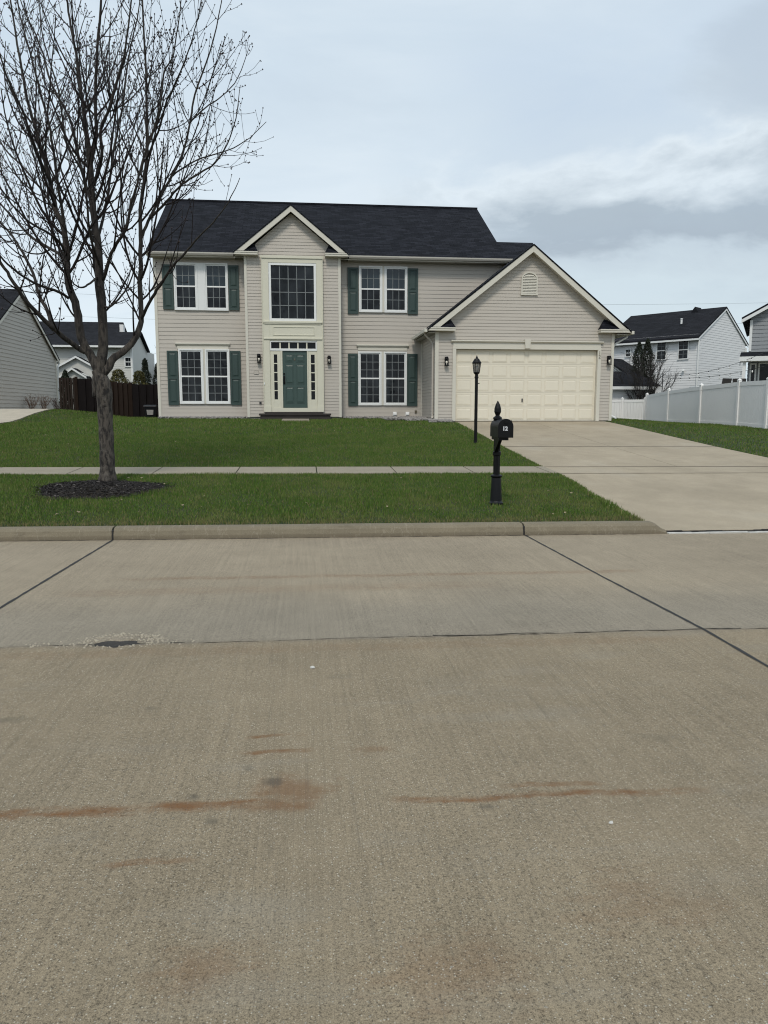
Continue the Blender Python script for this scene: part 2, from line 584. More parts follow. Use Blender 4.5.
            col = mix(((n1 - 0.28).abs().ss(0.0, 0.2) * -1.0 + 1.0).clamp() * 0.25, col, (0.42, 0.39, 0.33))
        chip = (1.0 - d1.ss(0.1, 0.3)) * r1.ss(0.75, 0.85)
        col = mix(chip * 0.4, col, (0.45, 0.42, 0.36))
        bump(b, grain + tine * 0.3, 0.4, 0.004)
    sock(b.inputs['Base Color'], col)
    b.inputs['Roughness'].default_value = 0.88
    b.inputs['Specular IOR Level'].default_value = 0.25
    return m


M['road'] = concrete('road_concrete', 'road')
M['drive'] = concrete('drive_concrete', 'drive')
M['walk'] = concrete('sidewalk_concrete', 'walk')
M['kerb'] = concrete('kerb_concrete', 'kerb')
M['far_drive'] = concrete('pale_concrete', 'far')
M['tar'] = mat('tar_joint', (0.022, 0.021, 0.020), 0.75, 0.3, 8, 0.3)
M['pit'] = mat('pothole_grit', (0.034, 0.031, 0.028), 0.95, 0.6, 30, 0.5, 120, 0.8)
M['crumb'] = mat('concrete_crumbs', (0.36, 0.32, 0.25), 0.9, 0.35, 20, 0.2)
M['dirt'] = mat('dark_soil', (0.035, 0.027, 0.018), 0.95, 0.3, 6, 0.3)
M['white_conc'] = mat('pale_cement', (0.50, 0.49, 0.46), 0.85, 0.35, 7, 0.2)


def turf_mats():
    m, b = new_mat('turf_soil')
    p = pos()
    n = noise(p, 0.8, 5); f = noise(p, 40, 4, 0.7)
    c = mix(f, (0.016, 0.027, 0.006), (0.036, 0.052, 0.012))
    c = mix(((n - 0.52) * 4).clamp() * 0.4, c, (0.055, 0.050, 0.022))
    sock(b.inputs['Base Color'], c)
    b.inputs['Roughness'].default_value = 0.95
    bump(b, f, 0.8, 0.03)
    M['soil'] = m
    m, b = new_mat('grass_blades')
    p = pos()
    x, y, z = xyz(p)
    n = noise(p, 1.3, 6, 0.65); n2 = noise(p, 4.5, 4, 0.6)
    rnd = V(V.nt.nodes.new('ShaderNodeNewGeometry').outputs['Random Per Island'])
    c = mix(rnd, (0.039, 0.086, 0.009), (0.114, 0.194, 0.028))
    c = mix(((n - 0.46) * 4.0).clamp() * (0.5 + 0.35 * (1.0 - y.ss(13.5, 15.5))), c, (0.155, 0.182, 0.050))
    c = mix(((n2 - 0.55) * 4).clamp() * 0.45, c, (0.036, 0.066, 0.010))
    edge = 1.0 - (y + (n2 - 0.5) * 0.5).ss(9.75, 10.35)          # winter-burnt strip along the kerb
    dead = rnd.ss(0.82, 0.90).max(edge * rnd.ss(0.25, 0.45))
    c = mix(dead * 0.8, c, (0.20, 0.155, 0.080))
    sock(b.inputs['Base Color'], c)
    b.inputs['Roughness'].default_value = 0.7
    b.inputs['Specular IOR Level'].default_value = 0.25
    M['grass'] = m


turf_mats()

# ------------------------------------------------------------------ ground, street, kerbs, walks
DL = [(9.60, 4.66), (9.9, 4.63), (10.4, 4.65), (11.7, 4.75), (13.5, 4.92), (15.2, 4.97), (20, 5.12), (26.26, 5.27)]
DR = [(9.60, 11.55), (9.9, 11.4), (11.7, 11.1), (13.5, 10.97), (16.8, 10.92), (26.26, 10.72)]


def edge_x(E, y):
    if y <= E[0][0]: return E[0][1]
    for (a, b), (c, d) in zip(E, E[1:]):
        if a <= y <= c: return lerp(b, d, (y - a) / (c - a))
    return E[-1][1]


def drive_z(x, y):
    pz = [(9.60, 0.036), (10.0, 0.07), (12.0, 0.25), (14.2, 0.435), (15.3, 0.485)]
    if y < 15.3:
        for (a, b), (c, d) in zip(pz, pz[1:]):
            if a <= y <= c: return lerp(b, d, (y - a) / (c - a)) + grade(x, y)
        return 0.028 + grade(x, y)
    return zg(min(x, 11.2), y) + 0.008


def ground_z(x, y):
    z = zg(x, y)
    if y < 9.66: return (-0.25 if y > 0.45 else 0.10) + grade(x, y)
    if y < 26.5:
        l, r = edge_x(DL, y), edge_x(DR, y)
        if l - 0.02 < x < r + 0.02:
            z = min(z, drive_z(x, y)) - 0.10
    return z


xs = np.unique(np.concatenate([np.linspace(-900, -40, 14), np.linspace(-40, -14, 14), np.arange(-14, 4.5, 0.4), np.arange(4.5, 5.6, 0.1),
                               np.arange(5.6, 10.6, 0.5), np.arange(10.6, 11.7, 0.1), np.arange(11.8, 24, 0.5), np.linspace(24, 60, 12), np.linspace(60, 900, 14)]))
ys = np.unique(np.concatenate([np.linspace(-300, -2, 12), [0.0, 0.3, 0.44, 0.46, 9.655, 9.665], np.arange(9.7, 36, 0.3), np.linspace(36, 90, 12), np.linspace(90, 1500, 14)]))
g = MB()
g.v = [(float(x), float(y), ground_z(x, y)) for y in ys for x in xs]
nx = len(xs)
g.f = [(j * nx + i, j * nx + i + 1, (j + 1) * nx + i + 1, (j + 1) * nx + i) for j in range(len(ys) - 1) for i in range(nx - 1)]
tag(build('ground', g, M['soil'], smooth=True), kind='structure')


def sheet(name, x_of, ylist, zf, m, nxs=14, thick=0.0):
    b = MB()
    for y in ylist:
        x0, x1 = x_of(y)
        for i in range(nxs + 1):
            x = lerp(x0, x1, i / nxs)
            b.v.append((x, y, zf(x, y)))
    n = nxs + 1
    b.f = [(j * n + i, j * n + i + 1, (j + 1) * n + i + 1, (j + 1) * n + i) for j in range(len(ylist) - 1) for i in range(nxs)]
    if thick:
        k = len(b.v)
        loop = [i for i in range(n)] + [j * n + n - 1 for j in range(1, len(ylist))] + [(len(ylist) - 1) * n + i for i in range(n - 2, -1, -1)] + [j * n for j in range(len(ylist) - 2, 0, -1)]
        for i in loop:
            x, y, z = b.v[i]; b.v.append((x, y, z - thick))
        L_ = len(loop)
        b.f += [(loop[i], loop[(i + 1) % L_], k + (i + 1) % L_, k + i) for i in range(L_)]
    return tag(build(name, b, m), kind='structure')


# the street: a concrete sheet with one spalled pothole by the centre joint
PH = (-1.33, 5.235)


def road_z(x, y):
    ddx, ddy = (x - PH[0] + 0.02 * math.sin(y * 60)) / 0.17, (y - PH[1] + 0.02 * math.sin(x * 37)) / 0.085
    q = math.hypot(ddx, ddy)
    return grade(x, y) - 0.055 * (1 - sstep(0.55, 1.05, q)) - 0.010 * (1 - sstep(0.8, 2.2, q)) * (0.5 + 0.5 * math.sin(x * 90) * math.sin(y * 70))


rx = np.unique(np.concatenate([[-300, -100, -40, -12], np.arange(-11, -2, 1.0), np.arange(-1.8, -0.8, 0.02), np.arange(0, 12, 1.0), [12, 40, 100, 300]]))
ry = np.unique(np.concatenate([np.arange(0.5, 4.9, 0.5), np.arange(4.95, 5.55, 0.015), np.arange(5.7, 9.5, 0.6), [9.64]]))
b = MB(); b.v = [(float(x), float(y), road_z(x, y)) for y in ry for x in rx]
n = len(rx)
b.f = [(j * n + i, j * n + i + 1, (j + 1) * n + i + 1, (j + 1) * n + i) for j in range(len(ry) - 1) for i in range(n - 1)]
tag(build('road', b, M['road'], smooth=True), kind='structure')


def seam(name, pts, wd, m, z=0.004, jit=0.25, step=0.08):
    """a tar-filled joint: a raised bead of uneven width"""
    b = MB()
    P = []
    for (a, c) in zip(pts, pts[1:]):
        k = max(2, int(math.dist(a, c) / step))
        P += [(lerp(a[0], c[0], i / k), lerp(a[1], c[1], i / k)) for i in range(k)]
    P.append(pts[-1])
    ox = oy = 0
    for i, (x, y) in enumerate(P):
        q = P[min(i + 1, len(P) - 1)]; p0 = P[max(i - 1, 0)]
        t = np.array([q[0] - p0[0], q[1] - p0[1]]); t = t / (np.linalg.norm(t) + 1e-9)
        nn = np.array([-t[1], t[0]])
        hw = wd / 2 * (1 + random.uniform(-jit, jit))
        off = random.uniform(-jit, jit) * wd * 0.25
        for s in (-1, 1):
            b.v.append((x + nn[0] * (s * hw + off), y + nn[1] * (s * hw + off), grade(x, y) + z))
    b.f = [(2 * i, 2 * i + 1, 2 * i + 3, 2 * i + 2) for i in range(len(P) - 1)]
    return tag(build(name, b, m), kind='structure')


seam('road_joint', [(-2.50, 0.5), (-2.49, 6.2), (-2.40, 9.54)], 0.027, M['tar'])
seam('road_joint', [(2.90, 0.5), (2.93, 4.4), (2.955, 5.16), (2.91, 7.0), (2.88, 9.54)], 0.025, M['tar'])
for x0 in (-13, -7.8, 8.3, 13.6):
    seam('road_joint', [(x0, 0.5), (x0, 9.54)], 0.027, M['tar'])
# centre joint: a hairline, opened up in places
cj = [(x, 5.175 + 0.012 * math.sin(x * 3.1) + 0.008 * math.sin(x * 11)) for x in np.arange(-14, 14.1, 0.25)]
seam('road_joint', cj, 0.006, M['dirt'], 0.003, 0.9, 0.05)
for a, c in ((0.9, 1.9), (1.95, 3.35), (-0.95, -0.78), (3.5, 5.5)):
    seam('road_joint', [(x, 5.183 + 0.010 * math.sin(x * 9)) for x in np.arange(a, c, 0.1)], 0.009, M['dirt'], 0.0045, 0.95, 0.04)

# pothole crumbs
b = MB()
for _ in range(330):
    a = random.uniform(0, 6.28); q = abs(random.gauss(0.235, 0.055))
    x = PH[0] + 0.04 + math.cos(a) * q * 1.0; y = PH[1] + 0.03 + math.sin(a) * q * 0.55
    if math.hypot((x - PH[0]) / 0.17, (y - PH[1]) / 0.085) < 0.95 and random.random() < 0.9: continue
    if y < PH[1] - 0.05 and random.random() < 0.6: continue
    r = random.uniform(0.004, 0.010)
    z = road_z(x, y)
    b.lathe((x, y, z), [(r * .9, -r * .3), (r, r * .3), (r * .5, r * .8)], 5)
for _ in range(60):
    x = PH[0] + random.uniform(-0.6, 0.55); y = PH[1] - 0.04 + random.gauss(0, 0.03); r = random.uniform(0.004, 0.010)
    b.lathe((x, y, road_z(x, y)), [(r, 0), (r * .6, r * .7)], 5)
tag(build('rubble', b, M['crumb']), 'pale concrete crumbs around the pothole in the street', 'rubble', kind='stuff')
b = MB()
vs = []
for k in range(28):
    a = 2 * math.pi * k / 28
    q = 1 + 0.10 * math.sin(3 * a) + 0.07 * math.sin(7 * a + 1) + random.uniform(-.07, .07)
    vs.append((PH[0] + 0.168 * q * math.cos(a), PH[1] + 0.078 * q * math.sin(a), grade(*PH) - 0.014))
b.add(vs, [tuple(range(28))])
tag(build('pothole_bed', b, M['pit']), kind='structure')

# kerbs with a rounded nose, cut by joints
KP = [(9.54, -0.02), (9.545, 0.05), (9.565, 0.108), (9.595, 0.137), (9.63, 0.147), (9.70, 0.150), (9.745, 0.150), (9.75, 0.0)]


def kerb(x0, x1, KP=KP, drop=None):
    b = MB()
    k = max(2, int((x1 - x0) / (0.5 if drop is None else 0.045)))
    for i in range(k + 1):
        x = lerp(x0, x1, i / k)
        s = 1.0 if drop is None else drop(x)
        for y, z in KP: b.v.append((x, y, (z * s if z > 0 else z) + grade(x, y) + random.uniform(-.001, .001)))
    n = len(KP)
    b.f = [(i * n + j, i * n + j + 1, (i + 1) * n + j + 1, (i + 1) * n + j) for i in range(k) for j in range(n - 1)]
    b.f += [tuple(range(n)), tuple(k * n + j for j in range(n))[::-1]]
    return tag(build('kerb', b, M['kerb']), kind='structure')


kx = [-18.2, -13.0, -7.8, -2.405, 2.865]
for a, c in zip(kx, kx[1:]): kerb(a + 0.012, c - 0.012)
kerb(2.877, 4.84, drop=lambda x: 1.0 if x < 4.66 else lerp(1.0, 0.34, sstep(4.66, 4.84, x)))
kerb(11.75, 18.0)
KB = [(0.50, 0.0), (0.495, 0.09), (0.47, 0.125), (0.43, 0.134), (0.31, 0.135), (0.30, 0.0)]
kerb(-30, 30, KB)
for x in kx[1:]:
    b = MB().box(x - 0.011, x + 0.011, 9.552, 9.74, -0.02 + grade(x, 9), 0.118 + grade(x, 9))
    tag(build('kerb_joint', b, M['tar']), kind='structure')
seam('gutter_seam', [(-18, 9.525), (4.6, 9.525)], 0.014, M['dirt'], 0.004, 0.8, 0.06)
# driveway lip: a low pale strip with a dark open joint behind it
b = MB()
for i in range(60):
    xa, xb = 4.85 + i * 0.115, 4.85 + (i + 1) * 0.115
    t0 = 0.016 + random.uniform(-.004, .004)
    b.box(xa, xb + 0.001, 9.505 + random.uniform(-.008, .008), 9.575 + random.uniform(-.008, .004), -0.02 + grade(xa, 9), t0 + grade(xa, 9))
tag(build('gutter_lip', b, M['white_conc']), kind='structure')
b = MB()
for i in range(58):
    xa = 4.85 + i * .115
    b.box(xa, xa + .1151, 9.584, 9.598, -0.03, 0.034 + random.uniform(-.008, .008) + grade(xa, 9))
tag(build('gutter_gap', b, M['tar']), kind='structure')

yl = [9.60, 9.75, 10.0, 10.6, 11.3, 12, 12.8, 13.5, 14.2]
sheet('driveway_apron', lambda y: (edge_x(DL, y), edge_x(DR, y)), yl, drive_z, M['drive'], 12, 0.12)
sheet('sidewalk', lambda y: (edge_x(DL, y) + 0.0, edge_x(DR, y)), [14.225, 14.7, 15.285], drive_z, M['drive'], 12, 0.1)
for (a, c) in ((15.32, 18.9), (18.93, 22.5), (22.53, 26.22)):
    ys_ = list(np.linspace(a, c, 8))
    sheet('driveway', lambda y: (edge_x(DL, y), lerp(edge_x(DL, y), edge_x(DR, y), 0.497)), ys_, drive_z, M['drive'], 6, 0.12)
    sheet('driveway', lambda y: (lerp(edge_x(DL, y), edge_x(DR, y), 0.499), edge_x(DR, y)), ys_, drive_z, M['drive'], 6, 0.12)
for x0 in np.arange(-16.5, 4.9, 1.52):
    sheet('sidewalk', lambda y: (x0 + 0.010, min(x0 + 1.508, edge_x(DL, y) - 0.01)), [14.2, 14.5, 15.0, 15.29], lambda x, y: zg(x, y) + 0.022, M['walk'], 3, 0.12)
for x0 in np.arange(11.0, 30, 1.52):
    sheet('sidewalk', lambda y: (max(x0, edge_x(DR, y) + 0.01), x0 + 1.51), [14.2, 14.7, 15.29], lambda x, y: zg(x, y) + 0.022, M['walk'], 3, 0.12)
sheet('sidewalk', lambda y: (-60, -16.51), [14.2, 15.29], lambda x, y: zg(x, y) + 0.022, M['walk'], 10, 0.12)
# the neighbour's drive on the left
sheet('neighbour_driveway', lambda y: (-24.0, -10.58 + .18 * sstep(30.5, 32, y) - (y > 36) * 1.5), [14.2, 18, 22, 25, 27, 28.5, 29.5, 30.3, 31, 31.6, 32.2, 33, 35, 36, 38, 42, 46], lambda x, y: zg(x, y) + 0.05, M['far_drive'], 16, 0.1)
# concrete slab of the entry path, half sunk in the lawn
sheet('entry_path', lambda y: (-0.80, 0.16), [26.6, 27.2, 28.0], lambda x, y: zg(x, y) + 0.045, M['walk'], 3, 0.1)


def drive_joint(y, x0, x1, wd=0.07):
    b = MB()
    n = 40
    for i in range(n + 1):
        x = lerp(x0, x1, i / n); wq = wd * random.uniform(.5, 1.1); yo = random.uniform(-.006, .006)
        for s in (-.5, .5): b.v.append((x, y + yo + s * wq, drive_z(x, y + s * wd) + .005))
    b.f = [(2 * i, 2 * i + 2, 2 * i + 3, 2 * i + 1) for i in range(n)]
    tag(build('drive_joint', b, M['joint_dirt']), kind='structure')


M['joint_dirt'] = mat('joint_dirt', (0.19, 0.16, 0.115), 0.9, 0.4, 6, 0.2)
for y in (14.215, 15.305, 18.915): drive_joint(y, edge_x(DL, y) + .02, edge_x(DR, y) - .02, .05 + (y - 14) * .008)

# ------------------------------------------------------------------ the house
GY, BY, MY = 26.2, 28.6, 29.2            # faces of the garage, of the entry bay, of the main block
house = empty('house', (1.0, 29.2, 1.3), 'beige two-storey house with green shutters, tall entry bay and attached garage', 'house')


def slab(mb, quad, th):
    """roof plane given by its top corners, thickened straight down"""
    n = len(quad)
    return mb.prism([tuple(p) for p in quad], (0, 0, 0), (0, 0, -th))


b = MB()
siding(b, [(0, 1.42), (13.04, 1.42), (13.04, 7.25), (0, 7.25)], (-5.44, MY), (1, 0), (0, -1), 0.150)
siding(b, [(0, 1.42), (9.6, 1.42), (9.6, 7.35), (4.8, 10.3), (0, 7.35)], (-5.44, MY), (0, 1), (-1, 0), 0.150)
siding(b, [(0, 4.0), (9.6, 4.0), (9.6, 7.35), (4.8, 10.3), (0, 7.35)], (7.6, MY), (0, 1), (1, 0), 0.150)
siding(b, [(0, 1.42), (13.04, 1.42), (13.04, 7.25), (0, 7.25)], (-5.44, 38.8), (1, 0), (0, 1), 0.150)
b.box(-5.43, 7.59, MY + 0.01, 38.79, 1.40, 7.24)
siding(b, [(0, 6.0), (1.6, 6.0), (1.6, 7.25), (0, 7.25)], (7.6, MY + .002), (1, 0), (0, -1), 0.150, z0=1.42)
b.box(7.595, 9.14, MY + 0.012, 31.5, 4.0, 7.24)
build('siding_wall', b, M['siding'], house)
b = MB()
siding(b, [(0, 1.42), (3.485, 1.42), (3.485, 7.3), (1.71, 8.74), (0, 7.3)], (-2.1, BY), (1, 0), (0, -1), 0.115)
siding(b, [(0, 1.42), (0.6, 1.42), (0.6, 7.3), (0, 7.3)], (-2.1, BY), (0, 1), (-1, 0), 0.115)
siding(b, [(0, 1.42), (0.6, 1.42), (0.6, 7.3), (0, 7.3)], (1.385, BY), (0, 1), (1, 0), 0.115)
b.box(-2.09, 1.375, BY + 0.005, MY, 1.41, 7.28)
b.prism([(-2.09, BY + .005, 7.285), (1.375, BY + .005, 7.285), (-0.39, BY + .005, 8.72)], (0, 0, 0), (0, 2.4, 0))
build('entry_bay', b, M['siding'], house)
b = MB()
g0 = [(4.55, 1.30), (5.27, 1.30), (5.27, 3.86), (4.55, 3.86)]
for poly in (g0, [(10.376, 1.30), (10.96, 1.30), (10.96, 3.86), (10.376, 3.86)], [(4.55, 3.86), (10.96, 3.86), (10.96, 4.66), (7.87, 7.12), (4.55, 4.52)]):
    siding(b, [(x - 4.55, z) for x, z in poly], (4.55, GY), (1, 0), (0, -1), 0.112, z0=1.30)
siding(b, [(0, 1.30), (3.0, 1.30), (3.0, 4.55), (0, 4.55)], (4.55, GY), (0, 1), (-1, 0), 0.112)
siding(b, [(0, 1.30), (6.2, 1.30), (6.2, 4.55), (0, 4.55)], (10.96, GY), (0, 1), (1, 0), 0.112)
b.box(4.56, 5.26, GY + .01, 32.4, 1.29, 4.5)
b.box(10.39, 10.95, GY + .01, 32.4, 1.29, 4.5)
b.box(5.261, 10.389, GY + .01, GY + .45, 3.78, 4.5)
b.prism([(4.6, GY + .01, 4.505), (10.92, GY + .01, 4.505), (7.87, GY + .01, 7.08)], (0, 0, 0), (0, 6.1, 0))
b.box(5.261, 10.389, GY + .5, 32.4, 1.29, 4.49)
build('garage_wall', b, M['siding'], house)
for a in ((-5.415, 4.52, MY + .03, 38.7, 1.0, 1.42), (-2.07, 1.355, BY + .03, MY + .02, 1.0, 1.42), (4.575, 5.20, GY + .03, 32.3, 1.0, 1.30), (10.45, 10.935, GY + .03, 32.3, 1.0, 1.30)):
    build('foundation', MB().box(*a), M['foundation'], house)

# roofs
EZ, EY, RZ, RY = 7.36, 28.78, 10.50, 34.0
sl = (RZ - EZ) / (RY - EY)
main_roof = MB()
slab(main_roof, [(-5.62, EY, EZ), (7.70, EY, EZ), (7.70, RY, RZ), (-5.62, RY, RZ)], 0.13)
slab(main_roof, [(-5.62, RY + .001, RZ), (7.70, RY + .001, RZ), (7.70, 39.2, EZ), (-5.62, 39.2, EZ)], 0.13)
WZ = EZ + sl * (30.34 - EY)
slab(main_roof, [(7.701, EY, EZ), (9.16, EY, EZ), (9.16, 30.34, WZ), (7.701, 30.34, WZ)], 0.13)
slab(main_roof, [(7.701, 30.341, WZ), (9.16, 30.341, WZ), (9.16, 31.9, EZ), (7.701, 31.9, EZ)], 0.13)
main_roof.box(-5.62, 7.70, RY - 0.11, RY + 0.11, RZ - 0.06, RZ + 0.022)
roof = build('roof', main_roof, M['roof'], house)
b = MB()
BX, BZ, b0, b1, bz = -0.39, 8.99, -2.47, 1.69, 7.30
yr = EY + (BZ - EZ) / sl + .05
slab(b, [(b0, 28.28, bz), (BX, 28.28, BZ), (BX, yr, BZ), (b0, 28.85, bz)], 0.05)
slab(b, [(BX, 28.28, BZ), (b1, 28.28, bz), (b1, 28.85, bz), (BX, yr, BZ)], 0.05)
build('gable_roof', b, M['roof_side'], house)
b = MB()
GX, GZ, ga, gb, gz = 7.87, 7.29, 4.22, 11.47, 4.42
slab(b, [(ga, 25.88, gz), (GX, 25.88, GZ), (GX, 32.7, GZ), (ga, 32.7, gz)], 0.05)
slab(b, [(GX, 25.88, GZ), (gb, 25.88, gz), (gb, 32.7, gz), (GX, 32.7, GZ)], 0.05)
build('garage_roof', b, M['roof_side'], house)


def rakes(x0, z0, xa, za, x1, z1, y0, y1, hh, zmin, cap=0.05):
    """raking fascia boards meeting at the apex, with their soffits"""
    b = MB()
    for (x, z) in ((x0, z0), (x1, z1)):
        q = clip([(x, z - cap), (xa, za - cap), (xa, za - cap - hh), (x, z - cap - hh)], 1, zmin, True)
        b.prism([(px_, y0, pz_) for px_, pz_ in q], (0, 0, 0), (0, 0.028, 0))
        k = 0.03
        q = clip([(x, z - cap - hh * .62), (xa, za - cap - hh * .62), (xa, za - cap - hh * .62 - k), (x, z - cap - hh * .62 - k)], 1, zmin + .125, True)
        b.prism([(px_, y0 + .03, pz_) for px_, pz_ in q], (0, 0, 0), (0, y1 - y0 - .04, 0))
    return b


build('gable_trim', rakes(b0, bz, BX, BZ, b1, bz, 28.3, BY, 0.21, 7.215), M['trim'], house, bevel=0.004)
build('gable_trim', rakes(ga + .02, gz, GX, GZ, gb - .02, gz, 25.9, GY, 0.215, 4.36), M['trim'], house, bevel=0.004)


def cornice_return(xo, xi, y0, y1, z, zt):
    """boxed eave return with a little hipped roof on it; xo is the outer end"""
    b = MB()
    lo, hi = min(xo, xi), max(xo, xi)
    b.box(lo, hi, y0 + .004, y1, z - 0.115, z - 0.006)
    b.box(lo - .012, hi + .012, y0 - .014, y1, z - 0.045, z - 0.004)
    r = MB()
    s = 1 if xi > xo else -1
    xm = xi - s * .20 * abs(xi - xo)
    r.add([(xo + s * .06, y0 - .01, z), (xi + .01 * s, y0 - .01, z), (xi + .01 * s, y1, z), (xo + s * .06, y1, z), (xm, y1, zt)],
          [(0, 1, 4), (1, 2, 4), (0, 4, 3), (2, 3, 4), (0, 3, 2, 1)])
    return b, r


for a in ((b0 + .03, -1.60, 28.3, BY, 7.33, 7.73), (b1 - .03, 0.83, 28.3, BY, 7.33, 7.73), (ga + .06, 5.19, 25.9, GY, 4.475, 4.85), (gb - .06, 10.36, 25.9, GY, 4.475, 4.85)):
    t, r = cornice_return(*a)
    o = build('eave_return', t, M['trim'], house, bevel=0.003)
    build('return_roof', r, M['roof'], o)

# soffits and gutters
for a in ((-5.60, -2.47, EY + .05, MY - .005, 7.195, 7.215), (1.70, 9.14, EY + .05, MY - .005, 7.195, 7.215), (ga + .05, 4.535, 26.0, MY - .02, 4.30, 4.325), (10.985, gb - .05, 26.0, 32.5, 4.30, 4.325)):
    build('soffit', MB().box(*a), M['soffit'], house)


def gutter(x0, x1):
    b = MB()
    y = EY - .005
    pr = [(y, 7.335), (y - .10, 7.335), (y - .10, 7.29), (y - .07, 7.235), (y + .02, 7.225), (y + .02, 7.24), (y - .06, 7.25), (y - .09, 7.295), (y - .09, 7.325), (y, 7.325)]
    b.prism([(x0, p[0], p[1]) for p in pr], (0, 0, 0), (x1 - x0, 0, 0))
    b.box(x0, x0 + .008, y - .1, y + .02, 7.23, 7.335); b.box(x1 - .008, x1, y - .1, y + .02, 7.23, 7.335)
    return b


for x0, x1 in ((-5.63, -2.50), (1.72, 7.98)): build('gutter', gutter(x0, x1), M['gutter'], house)
b = MB().box(ga - .11, ga - .005, 25.9, 29.0, 4.305, 4.42)
build('gutter', b, M['trim'], house, bevel=0.012)
b = MB().box(gb + .005, gb + .11, 25.9, 32.5, 4.305, 4.42)
build('gutter', b, M['trim'], house, bevel=0.012)
b = MB().box(-5.60, 7.98, EY + .016, EY + .034, 7.19, 7.30)
build('fascia', b, M['trim'], house)


def downspout(pts, name='downspout', m='trim', r=0.035):
    return build(name, MB().tube(pts, r, 8), M[m], house, smooth=False)


downspout([(gb + .05, 26.35, 4.32), (gb + .03, 26.36, 4.24), (11.12, 26.40, 4.02), (11.03, 26.40, 3.90), (11.03, 26.40, 1.55), (11.04, 26.36, 1.45), (11.12, 26.12, 1.38)], m='white')
downspout([(ga - .05, 26.35, 4.32), (ga + .0, 26.36, 4.24), (4.42, 26.40, 4.05), (4.49, 26.40, 3.95), (4.49, 26.40, 1.45), (4.47, 26.3, 1.36)], m='siding')
downspout([(7.86, EY - .05, 7.26), (7.86, EY - .05, 7.12), (7.84, EY + .1, 7.0)], m='white')

# corner boards, wall base trim
for a in ((-5.455, -5.35, MY - .028, MY + .1, 1.40, 7.19), (-2.115, -2.02, BY - .028, BY + .1, 1.40, 7.215), (1.305, 1.40, BY - .028, BY + .1, 1.40, 7.215),
          (4.535, 4.66, GY - .028, GY + .09, 1.28, 4.35), (10.87, 10.975, GY - .028, GY + .09, 1.28, 4.35), (4.50, 4.548, MY - .06, MY - .012, 1.4, 4.3)):
    build('corner_trim', MB().box(*a), M['trim'], house, bevel=0.004)
for x0, x1 in ((-4.75, -2.745), (2.01, 4.02)):
    b = MB()
    b.box(x0 + .06, x1 - .06, MY - .035, MY + .0, 3.935, 4.055)
    b.prism([(x0 + .03, MY, 4.055), (x0 + .03, MY - .05, 4.055), (x0 + .03, MY - .10, 4.11), (x0 + .03, MY - .10, 4.145), (x0 + .03, MY, 4.165)], (-.03, 0, 0), (x1 - x0 - .03, 0, 0))
    build('window_head', b, M['trim'], house)


def ring(b, x0, x1, z0, z1, wd, y0, y1, wb=None, wt=None):
    wb = wd if wb is None else wb; wt = wd if wt is None else wt
    b.box(x0, x0 + wd, y0, y1, z0, z1); b.box(x1 - wd, x1, y0, y1, z0, z1)
    b.box(x0 + wd, x1 - wd, y0, y1, z0, z0 + wb); b.box(x0 + wd, x1 - wd, y0, y1, z1 - wt, z1)
    return b


def grid(b, x0, x1, z0, z1, nc, nr, y0, y1, wd=0.02):
    for i in range(1, nc):
        x = lerp(x0, x1, i / nc); b.box(x - wd / 2, x + wd / 2, y0, y1, z0, z1)
    for j in range(1, nr):
        z = lerp(z0, z1, j / nr); b.box(x0, x1, y0 + .002, y1 - .002, z - wd / 2, z + wd / 2)
    return b


def double_hung(x0, x1, z0, z1, Y, rt, rb, par, cols=3, fr=0.055, white='white'):
    """vinyl double-hung window: frame, upper and lower sash with their own glass and grilles"""
    wdw = build('window', ring(MB(), x0, x1, z0, z1, fr, Y - .06, Y + .01, wb=.065), M[white], par, bevel=0.004)
    zm = lerp(z0, z1, .495)
    for (a, c, yy, rows) in ((zm, z1 - fr, Y - .030, rt), (z0 + .065, zm + .03, Y - .048, rb)):
        s = 0.042
        build('sash', ring(MB(), x0 + fr, x1 - fr, a, c, s, yy, yy + .028), M[white], wdw, bevel=0.003)
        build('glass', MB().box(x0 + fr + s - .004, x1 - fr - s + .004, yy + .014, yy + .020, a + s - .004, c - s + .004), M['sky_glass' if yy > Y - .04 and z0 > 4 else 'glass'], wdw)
        build('grille', grid(MB(), x0 + fr + s, x1 - fr - s, a + s, c - s, cols, rows, yy + .004, yy + .0135, 0.021), M['grille'], wdw)
    return wdw


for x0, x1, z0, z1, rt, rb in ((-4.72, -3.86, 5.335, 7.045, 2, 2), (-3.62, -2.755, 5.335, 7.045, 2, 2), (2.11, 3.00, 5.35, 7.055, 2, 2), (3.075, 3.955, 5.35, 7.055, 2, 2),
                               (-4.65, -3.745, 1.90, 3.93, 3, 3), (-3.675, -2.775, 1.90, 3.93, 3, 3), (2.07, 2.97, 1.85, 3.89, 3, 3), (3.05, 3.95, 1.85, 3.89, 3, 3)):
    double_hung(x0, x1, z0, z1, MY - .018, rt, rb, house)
build('mullion', MB().box(-3.858, -3.622, MY - .07, MY, 5.34, 7.04), M['white'], house)
for x0, x1, z0, z1 in ((-3.743, -3.677, 1.91, 3.93), (2.972, 3.048, 1.86, 3.89), (3.002, 3.073, 5.36, 7.05)): build('mullion', MB().box(x0, x1, MY - .06, MY, z0, z1), M['trim'], house)


